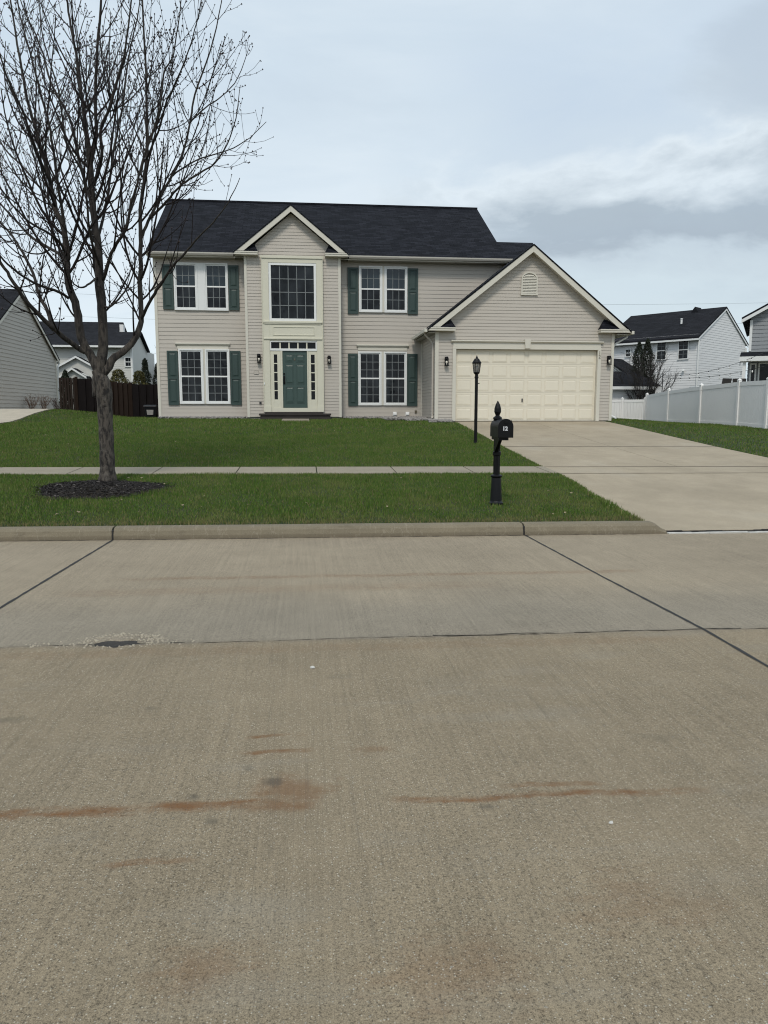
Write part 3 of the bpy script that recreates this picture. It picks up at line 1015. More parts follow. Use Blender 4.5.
def shutter(x0, x1, z0, z1):
    b = MB()
    y = MY - .02
    b.box(x0, x1, y - .022, y, z0, z1)
    s = 0.055
    zm = lerp(z0, z1, 0.5)
    b.box(x0, x0 + s, y - .045, y - .0221, z0, z1); b.box(x1 - s, x1, y - .045, y - .0221, z0, z1)
    for a, c in ((z0, z0 + .08), (zm - .04, zm + .04), (z1 - .07, z1)): b.box(x0 + s, x1 - s, y - .045, y - .0221, a, c)
    for a, c in ((z0 + .08, zm - .04), (zm + .04, z1 - .07)):
        g_ = 0.022; q = 0.05
        X0, X1, A, C = x0 + s + g_, x1 - s - g_, a + g_, c - g_
        b.add([(X0, y - .0225, A), (X1, y - .0225, A), (X1, y - .0225, C), (X0, y - .0225, C), (X0 + q, y - .04, A + q), (X1 - q, y - .04, A + q), (X1 - q, y - .04, C - q), (X0 + q, y - .04, C - q)],
              [(0, 1, 5, 4), (1, 2, 6, 5), (2, 3, 7, 6), (3, 0, 4, 7), (4, 5, 6, 7)])
    return build('shutter', b, M['shutter'], house)


for x0, x1, z0, z1 in ((-5.135, -4.745, 5.36, 6.965), (-2.735, -2.36, 5.36, 6.98), (-5.07, -4.675, 1.86, 3.86), (-2.755, -2.365, 1.86, 3.87),
                       (1.685, 2.09, 5.29, 6.99), (3.975, 4.365, 5.30, 7.0), (1.68, 2.055, 1.83, 3.80), (3.965, 4.365, 1.83, 3.81)):
    shutter(x0, x1, z0, z1)

# entry surround
F0 = BY - .10                                                    # its face
b = MB()
b.box(-1.50, -1.24, F0, BY, 1.60, 7.20); b.box(0.496, 0.738, F0, BY, 1.60, 7.20)
b.box(-1.24, 0.496, F0, BY, 6.985, 7.20)
b.box(-1.24, 0.496, F0, BY, 4.205, 4.92)
b.box(-1.24, 0.496, F0 + .02, BY, 1.60, 1.745)
b.box(-1.53, 0.768, F0 - .035, F0 - .001, 7.14, 7.235)
b.box(-1.46, 0.70, F0 - .05, F0 - .001, 4.845, 4.905); b.box(-1.42, 0.66, F0 - .028, F0 - .001, 4.80, 4.845)
b.box(-1.45, 0.69, F0 - .035, F0 - .001, 4.255, 4.305)
ring(b, -1.11, 0.417, 4.395, 4.715, 0.03, F0 - .018, F0 - .001)
b.box(-1.50, -1.475, F0 - .02, F0 - .001, 1.62, 7.135); b.box(0.713, 0.738, F0 - .02, F0 - .001, 1.62, 7.135)
b.box(-1.50, -1.22, F0 - .016, F0 - .001, 1.60, 1.82); b.box(0.476, 0.738, F0 - .016, F0 - .001, 1.60, 1.82)
build('entry_surround', b, M['entry'], house, bevel=0.004)
wdw = build('picture_window', ring(MB(), -1.235, 0.491, 4.922, 6.983, 0.085, F0 + .01, BY), M['white'], house, bevel=0.004)
build('glass', MB().box(-1.155, 0.411, BY - .03, BY - .024, 5.0, 6.9), M['glass'], wdw)
build('grille', grid(MB(), -1.15, 0.406, 5.007, 6.898, 5, 4, BY - .045, BY - .0305, 0.026), M['grille'], wdw)
tr = build('transom_window', ring(MB(), -1.235, 0.491, 3.845, 4.20, 0.045, F0 + .02, BY, wb=.08), M['white'], house, bevel=0.003)
build('glass', MB().box(-1.195, 0.451, BY - .03, BY - .024, 3.92, 4.16), M['dark_glass'], tr)
for i in range(1, 5):
    x = lerp(-1.19, 0.446, i / 5)
    build('muntin', MB().box(x - .025, x + .025, BY - .05, BY - .0305, 3.925, 4.155), M['entry'], tr)
for x0, x1, gx0, gx1 in ((-1.238, -0.86, -1.10, -0.975), (0.165, 0.494, 0.265, 0.405)):
    b = MB()
    b.box(x0, gx0, BY - .06, BY, 1.746, 3.844); b.box(gx1, x1, BY - .06, BY, 1.746, 3.844)
    b.box(gx0, gx1, BY - .06, BY, 1.746, 2.06); b.box(gx0, gx1, BY - .06, BY, 3.71, 3.844)
    s_ = build('sidelight', b, M['entry'], house, bevel=0.003)
    build('glass', MB().box(gx0 - .01, gx1 + .01, BY - .03, BY - .024, 2.05, 3.72), M['dark_glass'], s_)
    for k in range(1, 5):
        z = lerp(2.06, 3.71, k / 5)
        build('muntin', MB().box(gx0, gx1, BY - .05, BY - .0305, z - .018, z + .018), M['entry'], s_)
b = MB()
b.box(-0.859, -0.785, BY - .075, BY, 1.746, 3.844); b.box(0.122, 0.164, BY - .075, BY, 1.746, 3.844)
build('door_jamb', b, M['entry'], house, bevel=0.003)
b = MB()
D0, D1, DZ0, DZ1 = -0.784, 0.121, 1.757, 3.842
b.box(D0, D1, BY - .03, BY + .01, DZ0, DZ1)


def raised(b, x0, x1, z0, z1, y, d=0.014, q=0.03, inset=0.012):
    """moulded panel: a groove round a raised field"""
    X0, X1, A, C = x0, x1, z0, z1
    ring(b, X0, X1, A, C, inset, y - d, y - .0005)
    X0 += inset * 2; X1 -= inset * 2; A += inset * 2; C -= inset * 2
    b.add([(X0, y - .0006, A), (X1, y - .0006, A), (X1, y - .0006, C), (X0, y - .0006, C), (X0 + q, y - d, A + q), (X1 - q, y - d, A + q), (X1 - q, y - d, C - q), (X0 + q, y - d, C - q)],
          [(0, 1, 5, 4), (1, 2, 6, 5), (2, 3, 7, 6), (3, 0, 4, 7), (4, 5, 6, 7)])


for x0, x1 in ((-0.68, -0.385), (-0.28, 0.02)):
    for z0, z1 in ((1.93, 2.52), (2.64, 3.34), (3.44, 3.70)): raised(b, x0, x1, z0, z1, BY - .03)
door = build('front_door', b, M['green_door'], house)
b = MB().box(-0.765, -0.70, BY - .05, BY - .031, 2.62, 2.92)
b.tube([(-0.732, BY - .05, 2.86), (-0.732, BY - .10, 2.84), (-0.732, BY - .105, 2.70), (-0.732, BY - .05, 2.66)], 0.014, 8)
b.lathe((-0.732, BY - .05, 2.98), [(0.03, 0), (0.03, .05)], 10)
build('handle', b, M['black'], door)
b = MB().box(-0.348, -0.322, BY - .045, BY - .031, 3.50, 3.57); b.box(-0.362, -0.308, BY - .05, BY - .0455, 3.50, 3.52)
build('door_knocker', b, M['brass'], door)

# stone step in front of the door
b = MB()
b.box(-1.66, 0.98, 28.10, 28.52, 1.468, 1.545)
b.box(-1.62, 0.94, 28.14, 28.58, 1.20, 1.467)
b.box(-1.45, 0.70, 28.38, 28.575, 1.546, 1.60)
build('doorstep', b, M['step'], house, bevel=0.012)


def wall_lantern(x, y, z0, z1):
    h_ = z1 - z0
    b = MB()
    b.box(x - .05, x + .05, y - .02, y, z0 + h_ * .15, z1)
    yc = y - .10
    b.lathe((x, yc, z1 - .10), [(.072, 0), (.075, .03), (.062, .05), (.06, .095), (.02, .10)], 12)
    b.box(x - .012, x + .012, yc, y - .01, z1 - .045, z1 - .02)
    for sx in (-1, 1):
        for sy in (-1, 1): b.box(x + sx * .055 - .006, x + sx * .055 + .006, yc + sy * .055 - .006, yc + sy * .055 + .006, z0 + .028, z1 - .095)
    b.box(x - .068, x + .068, yc - .068, yc + .068, z0, z0 + .028)
    l = build('wall_lantern', b, M['black'], house)
    build('bulb', MB().lathe((x, yc, z0 + .03), [(.014, 0), (.014, .05), (.036, .085), (.038, .115), (.02, .145), (.006, .15)], 10), M['bulb'], l, smooth=True)


for a in ((-1.645, BY - .012, 3.40, 3.725), (0.94, BY - .012, 3.38, 3.68), (4.925, GY - .012, 3.18, 3.50), (10.775, GY - .012, 3.26, 3.575)): wall_lantern(*a)

# small fittings on the walls
b = MB().box(-1.665, -1.59, BY - .045, BY - .01, 1.89, 1.975); b.box(-1.65, -1.605, BY - .05, BY - .0455, 1.90, 1.94)
build('outlet_cover', b, M['dark_metal'], house)
b = MB().box(4.27, 4.35, MY - .04, MY - .01, 1.55, 1.66)
build('outlet_cover', b, M['brass'], house)
for x in (3.49, 3.985):
    b = MB().box(x - .075, x + .075, MY - .03, MY - .012, 1.45, 1.60)
    b.prism([(x - .06, MY - .03, 1.585), (x - .06, MY - .11, 1.54), (x - .06, MY - .11, 1.475), (x - .06, MY - .03, 1.465)], (0, 0, 0), (.12, 0, 0))
    build('vent_hood', b, M['white'], house, bevel=0.004)
b = MB().box(-1.83, -1.68, BY - .03, BY - .012, 3.0, 3.13)
ring(b, -1.84, -1.67, 2.99, 3.14, .012, BY - .036, BY - .0301)
build('address_plaque', b, M['siding'], house)
b = MB().box(-1.475, -1.445, F0 - .03, F0 - .021, 2.60, 2.68)
build('doorbell', b, M['white'], house)

# garage front
b = MB()
b.box(5.15, 5.272, GY - .045, GY + .10, 1.275, 3.77); b.box(10.376, 10.50, GY - .045, GY + .10, 1.275, 3.77)
b.box(5.15, 10.50, GY - .048, GY + .10, 3.772, 3.85)
b.box(5.17, 10.48, GY - .038, GY - .003, 3.851, 3.985)
b.prism([(5.13, GY - .003, 3.986), (5.13, GY - .055, 3.986), (5.13, GY - .11, 4.03), (5.13, GY - .11, 4.06), (5.13, GY - .003, 4.08)], (-.04, 0, 0), (5.43, 0, 0))
b.prism([(7.715, GY - .115, 3.80), (7.885, GY - .115, 3.80), (7.91, GY - .125, 4.12), (7.69, GY - .125, 4.12)], (0, 0, 0), (0, .11, 0))
build('garage_trim', b, M['trim'], house, bevel=0.003)
b = MB()
GD = GY + .115
nz = 5
for j in range(nz):
    za, zb_ = lerp(1.285, 3.765, j / nz), lerp(1.285, 3.765, (j + 1) / nz)
    b.box(5.272, 10.376, GD, GD + .04, za + .003, zb_ - .003)
    for i in range(8):
        xa, xb_ = lerp(5.272, 10.376, i / 8), lerp(5.272, 10.376, (i + 1) / 8)
        raised(b, xa + .055, xb_ - .055, za + .06, zb_ - .06, GD, 0.009, 0.02, 0.009)
b.box(5.26, 10.39, GD + .041, GD + .06, 1.28, 3.77)
gd = build('garage_door', b, M['garage_door'], house)
b = MB().lathe((7.70, GD - .03, 2.0), [(.022, -.03), (.022, .03)], 8); b.box(7.68, 7.72, GD - .04, GD - .001, 1.95, 2.07)
build('handle', b, M['dark_metal'], gd)
b = MB().box(5.272, 10.376, GD - .005, GD + .04, 1.268, 1.286)
build('rubber_seal', b, M['tar'], gd)
# arched gable vent
b = MB()
cx, rw, zb, zs, zt = 7.825, 0.29, 5.62, 6.16, 6.405


def arch(r0, off):
    return [(cx + r0 * math.cos(a), zs + (zt - zs + off) * math.sin(a)) for a in np.linspace(0, math.pi, 15)]


outer, inner = arch(rw, 0), arch(rw - .045, -.045)
for i in range(14):
    q = [outer[i], outer[i + 1], inner[i + 1], inner[i]]
    b.prism([(x, GY - .055, z) for x, z in q], (0, 0, 0), (0, .05, 0))
b.box(cx - rw, cx - rw + .045, GY - .055, GY - .005, zb + .06, zs); b.box(cx + rw - .045, cx + rw, GY - .055, GY - .005, zb + .06, zs)
b.box(cx - rw - .012, cx + rw + .012, GY - .062, GY - .005, zb, zb + .06)
for k in range(12):
    z = zb + .075 + k * .052
    hw = rw - .045 if z < zs else (rw - .045) * math.sqrt(max(0.02, 1 - ((z + .03 - zs) / (zt - zs - .065)) ** 2)) if z + .03 < zt - .066 else 0
    if hw > .03: b.prism([(cx - hw, GY - .05, z), (cx - hw, GY - .043, z), (cx - hw, GY - .012, z + .05), (cx - hw, GY - .019, z + .05)], (0, 0, 0), (2 * hw, 0, 0))
gv = build('gable_vent', b, M['trim'], house)
build('vent_backing', MB().box(cx - rw + .05, cx + rw - .05, GY - .008, GY - .004, zb + .06, zs + .1), M['inside'], gv)
# house digits, stacked on the garage casing
def lettering(txt, size, loc, rot, m, par, name, ext=0.004, off=0.0):
    cu_ = bpy.data.curves.new(name, 'FONT')
    cu_.body = txt; cu_.size = size; cu_.extrude = ext
    cu_.align_x = 'CENTER'; cu_.align_y = 'CENTER'
    cu_.space_line = 0.8
    cu_.offset = off
    tmp = bpy.data.objects.new(name, cu_)
    me = bpy.data.meshes.new_from_object(tmp)
    bpy.data.objects.remove(tmp)
    me.materials.clear(); me.materials.append(m)
    o = bpy.data.objects.new(name, me); COL.objects.link(o)
    o.parent = par
    o.location = tuple(np.array(loc) - origin_of(par)); o.rotation_euler = rot
    return o


lettering('1\n2', 0.17, (10.44, GY - .052, 3.60), (R(90), 0, 0), M['brass'], house, 'house_number')

# pebble beds along the foundation
def pebbles(label, spots, n, rmax=0.04):
    b = MB()
    for _ in range(n):
        x0, x1, y0, y1 = random.choice(spots)
        x, y = random.uniform(x0, x1), random.uniform(y0, y1)
        r = random.uniform(0.4, 1) * rmax
        z = zg(x, y) + random.uniform(0.02, .09)
        b.lathe((x, y, z), [(r * .7, -r * .6), (r, 0), (r * .6, r * .55)], 6)
    return tag(build('pebbles', b, M['pebble']), label, 'pebbles', kind='stuff')


pebbles('grey pebble bed in the corner between the garage and the front wall', [(1.45, 4.4, 28.6, 29.15), (2.9, 4.5, 27.2, 28.9), (3.6, 4.5, 26.4, 28.0), (4.3, 5.1, 25.7, 26.15)], 1500, 0.055)
pebbles('narrow pebble strip below the left front windows', [(-5.4, -2.15, 28.62, 29.15)], 700, 0.05)

# ------------------------------------------------------------------ neighbours, far houses
def simple_window(par, o, u, n, s0, s1, z0, z1, cols=2, rows=4, m='white', gl='glass', sash=True):
    """window on an arbitrary wall; s runs along u, n is outward"""
    def P(s, off, z): return (o[0] + u[0] * s + n[0] * off, o[1] + u[1] * s + n[1] * off, z)

    def bx(mb, sa, sb, oa, ob, za, zb_):
        mb.add([P(sa, oa, za), P(sb, oa, za), P(sb, ob, za), P(sa, ob, za), P(sa, oa, zb_), P(sb, oa, zb_), P(sb, ob, zb_), P(sa, ob, zb_)],
               [(0, 3, 2, 1), (4, 5, 6, 7), (0, 1, 5, 4), (1, 2, 6, 5), (2, 3, 7, 6), (3, 0, 4, 7)])
    f = 0.07
    b = MB()
    bx(b, s0, s0 + f, .0, .09, z0, z1); bx(b, s1 - f, s1, .0, .09, z0, z1)
    bx(b, s0 + f, s1 - f, .0, .09, z0, z0 + f); bx(b, s0 + f, s1 - f, .0, .09, z1 - f, z1)
    zm = (z0 + z1) / 2
    if sash: bx(b, s0 + f, s1 - f, .03, .08, zm - .03, zm + .03)
    wd = build('window', b, M[m], par)
    b = MB(); bx(b, s0 + f - .01, s1 - f + .01, .03, .04, z0 + f - .01, z1 - f + .01)
    build('glass', b, M[gl], wd)
    b = MB()
    for i in range(1, cols):
        s = lerp(s0 + f, s1 - f, i / cols); bx(b, s - .012, s + .012, .041, .06, z0 + f, z1 - f)
    for j in range(1, rows):
        z = lerp(z0 + f, z1 - f, j / rows); bx(b, s0 + f, s1 - f, .043, .058, z - .012, z + .012)
    if b.v: build('grille', b, M['grille'], wd)
    return wd


# grey house on the left: its side gable wall faces the lawn
LX = -14.7
hl = empty('house', (LX, 42.0, 1.6), 'grey-sided house with a steep gable wall, cut off by the left edge', 'house')
yb, ya, yf, ze, zr = 47.25, 42.05, 36.85, 4.90, 7.95
b = MB()
siding(b, [(0, 1.45), (yb - yf, 1.45), (yb - yf, ze), (ya - yf, zr - .12), (0, ze)], (LX, yf), (0, 1), (1, 0), 0.19, 0.022)
siding(b, [(0, 1.3), (10, 1.3), (10, ze), (0, ze)], (LX - 10, yf), (1, 0), (0, -1), 0.15, 0.022)
b.box(LX - 10, LX - .01, yf + .01, yb - .01, 1.2, ze - .02)
b.prism([(LX - .01, yf + .05, ze - .019), (LX - .01, yb - .05, ze - .019), (LX - .01, ya, zr - .15)], (0, 0, 0), (-10, 0, 0))
build('siding_wall', b, M['grey_siding'], hl)
b = MB()
k = (zr - ze) / (ya - yf)
slab(b, [(LX - 10, yf - .3, ze - .3 * k), (LX + .16, yf - .3, ze - .3 * k), (LX + .16, ya, zr), (LX - 10, ya, zr)], 0.09)
slab(b, [(LX - 10, ya + .001, zr), (LX + .16, ya + .001, zr), (LX + .16, yb + .3, ze - .3 * k), (LX - 10, yb + .3, ze - .3 * k)], 0.09)
build('roof', b, M['far_roof'], hl)
b = MB()
for y0, y1, z0, z1 in ((yf - .3, ya, ze - .3 * k, zr), (yb + .3, ya, ze - .3 * k, zr)):
    b.prism([(LX + .12, y0, z0 - .095), (LX + .12, y1, z1 - .095), (LX + .12, y1, z1 - .27), (LX + .12, y0, z0 - .27)], (0, 0, 0), (.028, 0, 0))
b.box(LX - .005, LX + .045, yb - .12, yb + .02, 1.4, ze - .2)
build('gable_trim', b, M['trim'], hl)
b = MB().tube([(LX + .10, yb + .32, ze - .42), (LX + .08, yb + .12, ze - .62), (LX + .075, yb + .06, ze - .8), (LX + .075, yb + .06, 1.75)], .045, 8)
build('downspout', b, M['white'], hl)
build('gutter', MB().box(LX - 10, LX + .12, yb + .31, yb + .42, ze - .43, ze - .3), M['white'], hl)
b = MB().box(LX - 10, LX + .02, yf - .02, yb - .02, 1.0, 1.45)
build('foundation', b, M['foundation'], hl)

# house behind the wooden fence
hb = empty('house', (-16, 60, 1.4), 'pale house with small porch gables behind the dark wooden fence', 'house')
b = MB()
siding(b, [(0, 1.2), (9.6, 1.2), (9.6, 6.6), (0, 6.6)], (-22.6, 59.9), (1, 0), (0, -1), 0.16)
b.box(-22.59, -12.99, 59.91, 68.5, 1.2, 6.59)
b.prism([(-14.7, 59.95, 6.59), (-14.7, 68.4, 6.59), (-14.7, 64.4, 8.5)], (0, 0, 0), (-7.8, 0, 0))
b.prism([(-13.0, 59.95, 6.59), (-13.0, 65.3, 6.59), (-13.0, 62.6, 7.7)], (0, 0, 0), (-1.69, 0, 0))
build('siding_wall', b, M['pale_siding'], hb)
b = MB()
slab(b, [(-23, 59.3, 6.55), (-12.75, 59.3, 6.55), (-12.75, 62.6, 7.88), (-23, 62.6, 7.88)], .1)
slab(b, [(-23, 62.601, 7.88), (-14.6, 62.601, 7.88), (-14.6, 64.6, 8.85), (-23, 64.6, 8.85)], .1)
slab(b, [(-23, 64.601, 8.85), (-14.6, 64.601, 8.85), (-14.6, 69, 6.55), (-23, 69, 6.55)], .1)
slab(b, [(-14.599, 62.601, 7.88), (-12.75, 62.601, 7.88), (-12.75, 65.5, 6.6), (-14.599, 65.5, 6.6)], .1)
build('roof', b, M['far_roof'], hb)
build('gutter', MB().box(-23, -12.75, 59.18, 59.29, 6.40, 6.54), M['white'], hb)
b = MB().box(-13.12, -12.96, 59.83, 60.0, 1.2, 6.4)
build('corner_trim', b, M['white'], hb)
build('chimney', MB().box(-14.55, -14.25, 63.0, 63.5, 7.5, 8.5), M['white_siding'], hb)
simple_window(hb, (-22.6, 59.9), (1, 0), (0, -1), 9.03, 9.62, 5.0, 5.75, 2, 2)
for (xa, xc, xb_, z0, zp, y) in ((-18.75, -16.8, -14.9, 4.75, 5.72, 58.9), (-17.75, -16.8, -15.8, 4.25, 4.80, 57.8)):
    b = MB()
    b.prism([(xa + .1, y, 1.3), (xb_ - .1, y, 1.3), (xb_ - .1, y, z0), (xc, y, zp - .05), (xa + .1, y, z0)], (0, .02, 0), (0, 1.0, 0))
    pg = build('porch', b, M['pale_siding'], hb)
    b = MB()
    slab(b, [(xa, y - .25, z0 - .1), (xc, y - .25, zp), (xc, y + 1.2, zp), (xa, y + 1.2, z0 - .1)], .12)
    slab(b, [(xc, y - .25, zp), (xb_, y - .25, z0 - .1), (xb_, y + 1.2, z0 - .1), (xc, y + 1.2, zp)], .12)
    build('porch_roof', b, M['far_roof'], pg)
    b = MB()
    for p, q in ((xa, z0 - .1), (xb_, z0 - .1)):
        b.prism([(p, y - .27, q), (xc, y - .27, zp), (xc, y - .27, zp - .15), (p, y - .27, q - .15)], (0, 0, 0), (0, .018, 0))
    build('gable_trim', b, M['white'], pg)

# sliver of a house seen past the corner of the beige house
hs = empty('house', (-10.2, 66, 1.4), 'small pale house glimpsed between the arborvitae and the beige house', 'house')
b = MB(); siding(b, [(0, 1.3), (6, 1.3), (6, 5.2), (0, 5.2)], (-11.6, 66), (1, 0), (0, -1), .16); b.box(-11.59, -5.6, 66.01, 72, 1.3, 5.19)
build('siding_wall', b, M['pale_siding'], hs)
b = MB()
slab(b, [(-12.0, 65.6, 5.15), (-5.2, 65.6, 5.15), (-5.2, 69, 6.5), (-10.9, 69, 6.5)], .12); slab(b, [(-10.9, 69.001, 6.5), (-5.2, 69.001, 6.5), (-5.2, 72.4, 5.15), (-12.0, 72.4, 5.15)], .12)
build('roof', b, M['far_roof'], hs)
build('gutter', MB().box(-12.0, -5.2, 65.48, 65.59, 5.0, 5.14), M['white'], hs)

# white house behind the vinyl fence, turned to the street at an angle
hw = empty('house', (27.2, 50.4, 1.0), 'large white house with a charcoal roof behind the white vinyl fence', 'house')
C0 = np.array([27.2, 50.4])
dl = np.array([math.sin(R(-37.6)), math.cos(R(-37.6))]); dg = np.array([math.sin(R(52.4)), math.cos(R(52.4))])
Ln, Wd, we, wr = 7.1, 8.1, 6.95, 9.15


def WP(s, t, z): p = C0 + dl * s + dg * t; return (p[0], p[1], z)


b = MB()
siding(b, [(0, .9), (Ln, .9), (Ln, we), (0, we)], C0, dl, -dg, .17, .018)
siding(b, [(0, .9), (Wd, .9), (Wd, we), (Wd / 2, wr - .12), (0, we)], C0, dg, -dl, .17, .013)
b.add([WP(s, t, z) for z in (.9, we - .02) for s, t in ((.01, .01), (Ln, .01), (Ln, Wd), (.01, Wd))], [(0, 1, 2, 3), (4, 5, 6, 7), (0, 1, 5, 4), (1, 2, 6, 5), (2, 3, 7, 6), (3, 0, 4, 7)])
b.prism([WP(.01, .05, we - .019), WP(.01, Wd - .05, we - .019), WP(.01, Wd / 2, wr - .15)], (0, 0, 0), tuple(np.append(dl * (Ln - .02), 0)))
build('siding_wall', b, M['white_siding'], hw)
b = MB()
kk = (wr - we) / (Wd / 2)
for t0, t1 in ((-.35, Wd / 2), (Wd + .35, Wd / 2)):
    q = [WP(-.1, t0, we - .35 * kk), WP(-.1, t1, wr), WP(Ln + .3, t1, wr), WP(Ln + .3, t0, we - .35 * kk)]
    b.prism(q, (0, 0, 0), (0, 0, -.14))
b.prism([WP(1.7, Wd / 2 - .5, wr - .34), WP(2.4, Wd / 2 - .5, wr - .34), WP(2.05, Wd / 2 - .45, wr + .16)], (0, 0, 0), tuple(np.append(dg * 1.0, 0)))
rf = build('roof', b, M['far_roof'], hw)
b = MB().lathe(WP(2.05, 1.55, we + 1.15), [(.07, -.2), (.07, .12), (.09, .13), (.09, .18), (.02, .2)], 10)
build('roof_vent', b, M['white'], rf)
b = MB()
for t0 in (-.35, Wd + .35):
    b.prism([WP(-.1, t0, we - .35 * kk - .14), WP(-.1, Wd / 2, wr - .14), WP(-.1, Wd / 2, wr - .27), WP(-.1, t0, we - .35 * kk - .27)], (0, 0, 0), tuple(np.append(dl * .03, 0)))
b.prism([WP(-.1, -.35, we - .35 * kk - .14), WP(Ln + .3, -.35, we - .35 * kk - .14), WP(Ln + .3, -.35, we - .35 * kk - .26), WP(-.1, -.35, we - .35 * kk - .26)], (0, 0, 0), tuple(np.append(-dg * .1, 0)))
build('gable_trim', b, M['white'], hw)
build('downspout', MB().tube([WP(-.02, -.06, we - .3), WP(-.02, -.06, 1.0)], .06, 8), M['white'], hw)
build('downspout', MB().tube([WP(-.05, Wd + .02, we - .5), WP(-.05, Wd + .02, 1.0)], .08, 8), M['white'], hw)
for s0, s1, z0, z1, c, r_ in ((2.28, 3.05, 5.28, 6.62, 2, 4), (.66, 1.45, 5.25, 6.60, 2, 4), (5.0, 5.5, 5.62, 6.25, 2, 2)):
    simple_window(hw, C0, dl, -dg, s0, s1, z0, z1, c, r_)
# its low porch gable
b = MB()
b.prism([WP(6.2, -2.4, 1.0), WP(3.6, -2.4, 1.0), WP(3.6, -2.4, 3.9), WP(5.7, -2.4, 5.35), WP(6.9, -2.4, 4.8)], (0, 0, 0), tuple(np.append(dg * 2.38, 0)))
pw = build('porch', b, M['white_siding'], hw)
b = MB()
b.prism([WP(5.7, -2.7, 5.5), WP(3.2, -2.7, 3.95), WP(3.2, -.05, 3.95), WP(5.7, -.05, 5.5)], (0, 0, 0), (0, 0, -.14))
b.prism([WP(5.7, -2.7, 5.5), WP(7.6, -2.7, 4.6), WP(7.6, -.05, 4.6), WP(5.7, -.05, 5.5)], (0, 0, 0), (0, 0, -.14))
build('porch_roof', b, M['far_roof'], pw)
b = MB().lathe(WP(.95, -.16, 4.45), [(.05, -.06), (.10, 0), (.08, .1), (.03, .14)], 8)
build('floodlight', b, M['white'], hw)

# low white outbuilding with a dark roof
hd = empty('shed', (18.6, 42.5, 1.0), 'low white outbuilding with a dark roof just past the garage corner', 'shed')
b = MB(); siding(b, [(0, 1), (4.1, 1), (4.1, 2.95), (0, 2.95)], (16.2, 42.3), (1, 0), (0, -1), .15); b.box(16.21, 20.29, 42.31, 45.5, 1, 2.94)
build('siding_wall', b, M['white_siding'], hd)
b = MB()
b.add([(15.9, 41.95, 3.05), (20.6, 41.95, 3.05), (20.6, 45.8, 3.05), (15.9, 45.8, 3.05), (17.0, 43.9, 4.0), (19.75, 43.9, 4.0)], [(0, 1, 5, 4), (1, 2, 5), (2, 3, 4, 5), (3, 0, 4), (0, 3, 2, 1)])
build('roof', b, M['far_roof'], hd)
b = MB().box(15.9, 20.6, 41.86, 41.945, 2.88, 3.05)
build('fascia', b, M['white'], hd)

# slate house at the right edge
hg = empty('house', (21.86, 36, 1.0), 'slate grey house with a covered porch, cut off by the right edge', 'house')
b = MB()
siding(b, [(0, .9), (9, .9), (9, 6.3), (4.5, 8.7), (0, 6.3)], (21.86, 36.0), (1, 0), (0, -1), .19, .022)
siding(b, [(0, .9), (9, .9), (9, 6.3), (0, 6.3)], (21.86, 36.0), (0, 1), (-1, 0), .19, .022)
b.box(21.87, 30.8, 36.01, 45, .9, 6.2); b.prism([(21.9, 36.01, 6.21), (30.8, 36.01, 6.21), (26.36, 36.01, 8.6)], (0, 0, 0), (0, 8.9, 0))
build('siding_wall', b, M['slate_siding'], hg)
b = MB()
slab(b, [(21.45, 35.6, 6.22), (26.36, 35.6, 8.92), (26.36, 45.3, 8.92), (21.45, 45.3, 6.22)], .10)
slab(b, [(26.36, 35.6, 8.92), (31.3, 35.6, 6.22), (31.3, 45.3, 6.22), (26.36, 45.3, 8.92)], .10)
build('roof', b, M['roof_side'], hg)
b = MB()
for p in (21.45, 31.3): b.prism([(p, 35.6, 6.12), (26.36, 35.6, 8.82), (26.36, 35.6, 8.66), (p, 35.6, 5.96)], (0, 0, 0), (0, .03, 0))
for p in (21.47, 31.28): b.prism([(p, 35.64, 6.02), (26.36, 35.64, 8.72), (26.36, 35.64, 8.69), (p, 35.64, 5.99)], (0, 0, 0), (0, .34, 0))
b.box(21.83, 21.95, 35.96, 36.08, 4.6, 6.1)
build('gable_trim', b, M['white'], hg)
simple_window(hg, (21.86, 36.0), (1, 0), (0, -1), .98, 1.9, 4.85, 6.3, 1, 1, sash=False)
b = MB(); b.prism([(21.5, 34.6, 4.25), (31, 34.6, 4.25), (31, 36.0, 4.56), (21.5, 36.0, 4.56)], (0, 0, 0), (0, 0, -.1))
pr = build('porch_roof', b, M['roof'], hg)
b = MB(); b.box(21.5, 31, 34.56, 34.597, 4.03, 4.25); b.box(21.52, 31, 34.6, 35.9, 4.05, 4.12)
build('fascia', b, M['white'], pr)
for x in (21.72, 22.86, 24.5):
    build('porch_post', MB().box(x - .07, x + .07, 34.72, 34.86, .9, 4.05), M['white'], hg)
simple_window(hg, (21.86, 36.0), (1, 0), (0, -1), .46, 2.6, 2.0, 4.02, 3, 1, gl='dark_glass', sash=False)
simple_window(hg, (21.86, 36.0), (1, 0), (0, -1), .08, .38, 2.6, 4.0, 1, 1, sash=False)
build('porch_deck', MB().box(21.5, 31, 33.9, 36.0, .8, 1.25), M['walk'], hg)
hg.rotation_euler = (0, 0, R(-33)); hg.location.x += .22

# ------------------------------------------------------------------ fences
FP = [(16.75, 22.6), (16.76, 24.3), (16.75, 25.95), (16.86, 28.0), (16.95, 31.0), (17.48, 34.95), (18.9, 40.3)]
FT = [2.72, 2.74, 2.75, 2.77, 2.70, 2.62, 2.53]
vf = empty('vinyl_fence', (17, 31, 1.0), 'white vinyl privacy fence running back along the right lawn', 'fence')


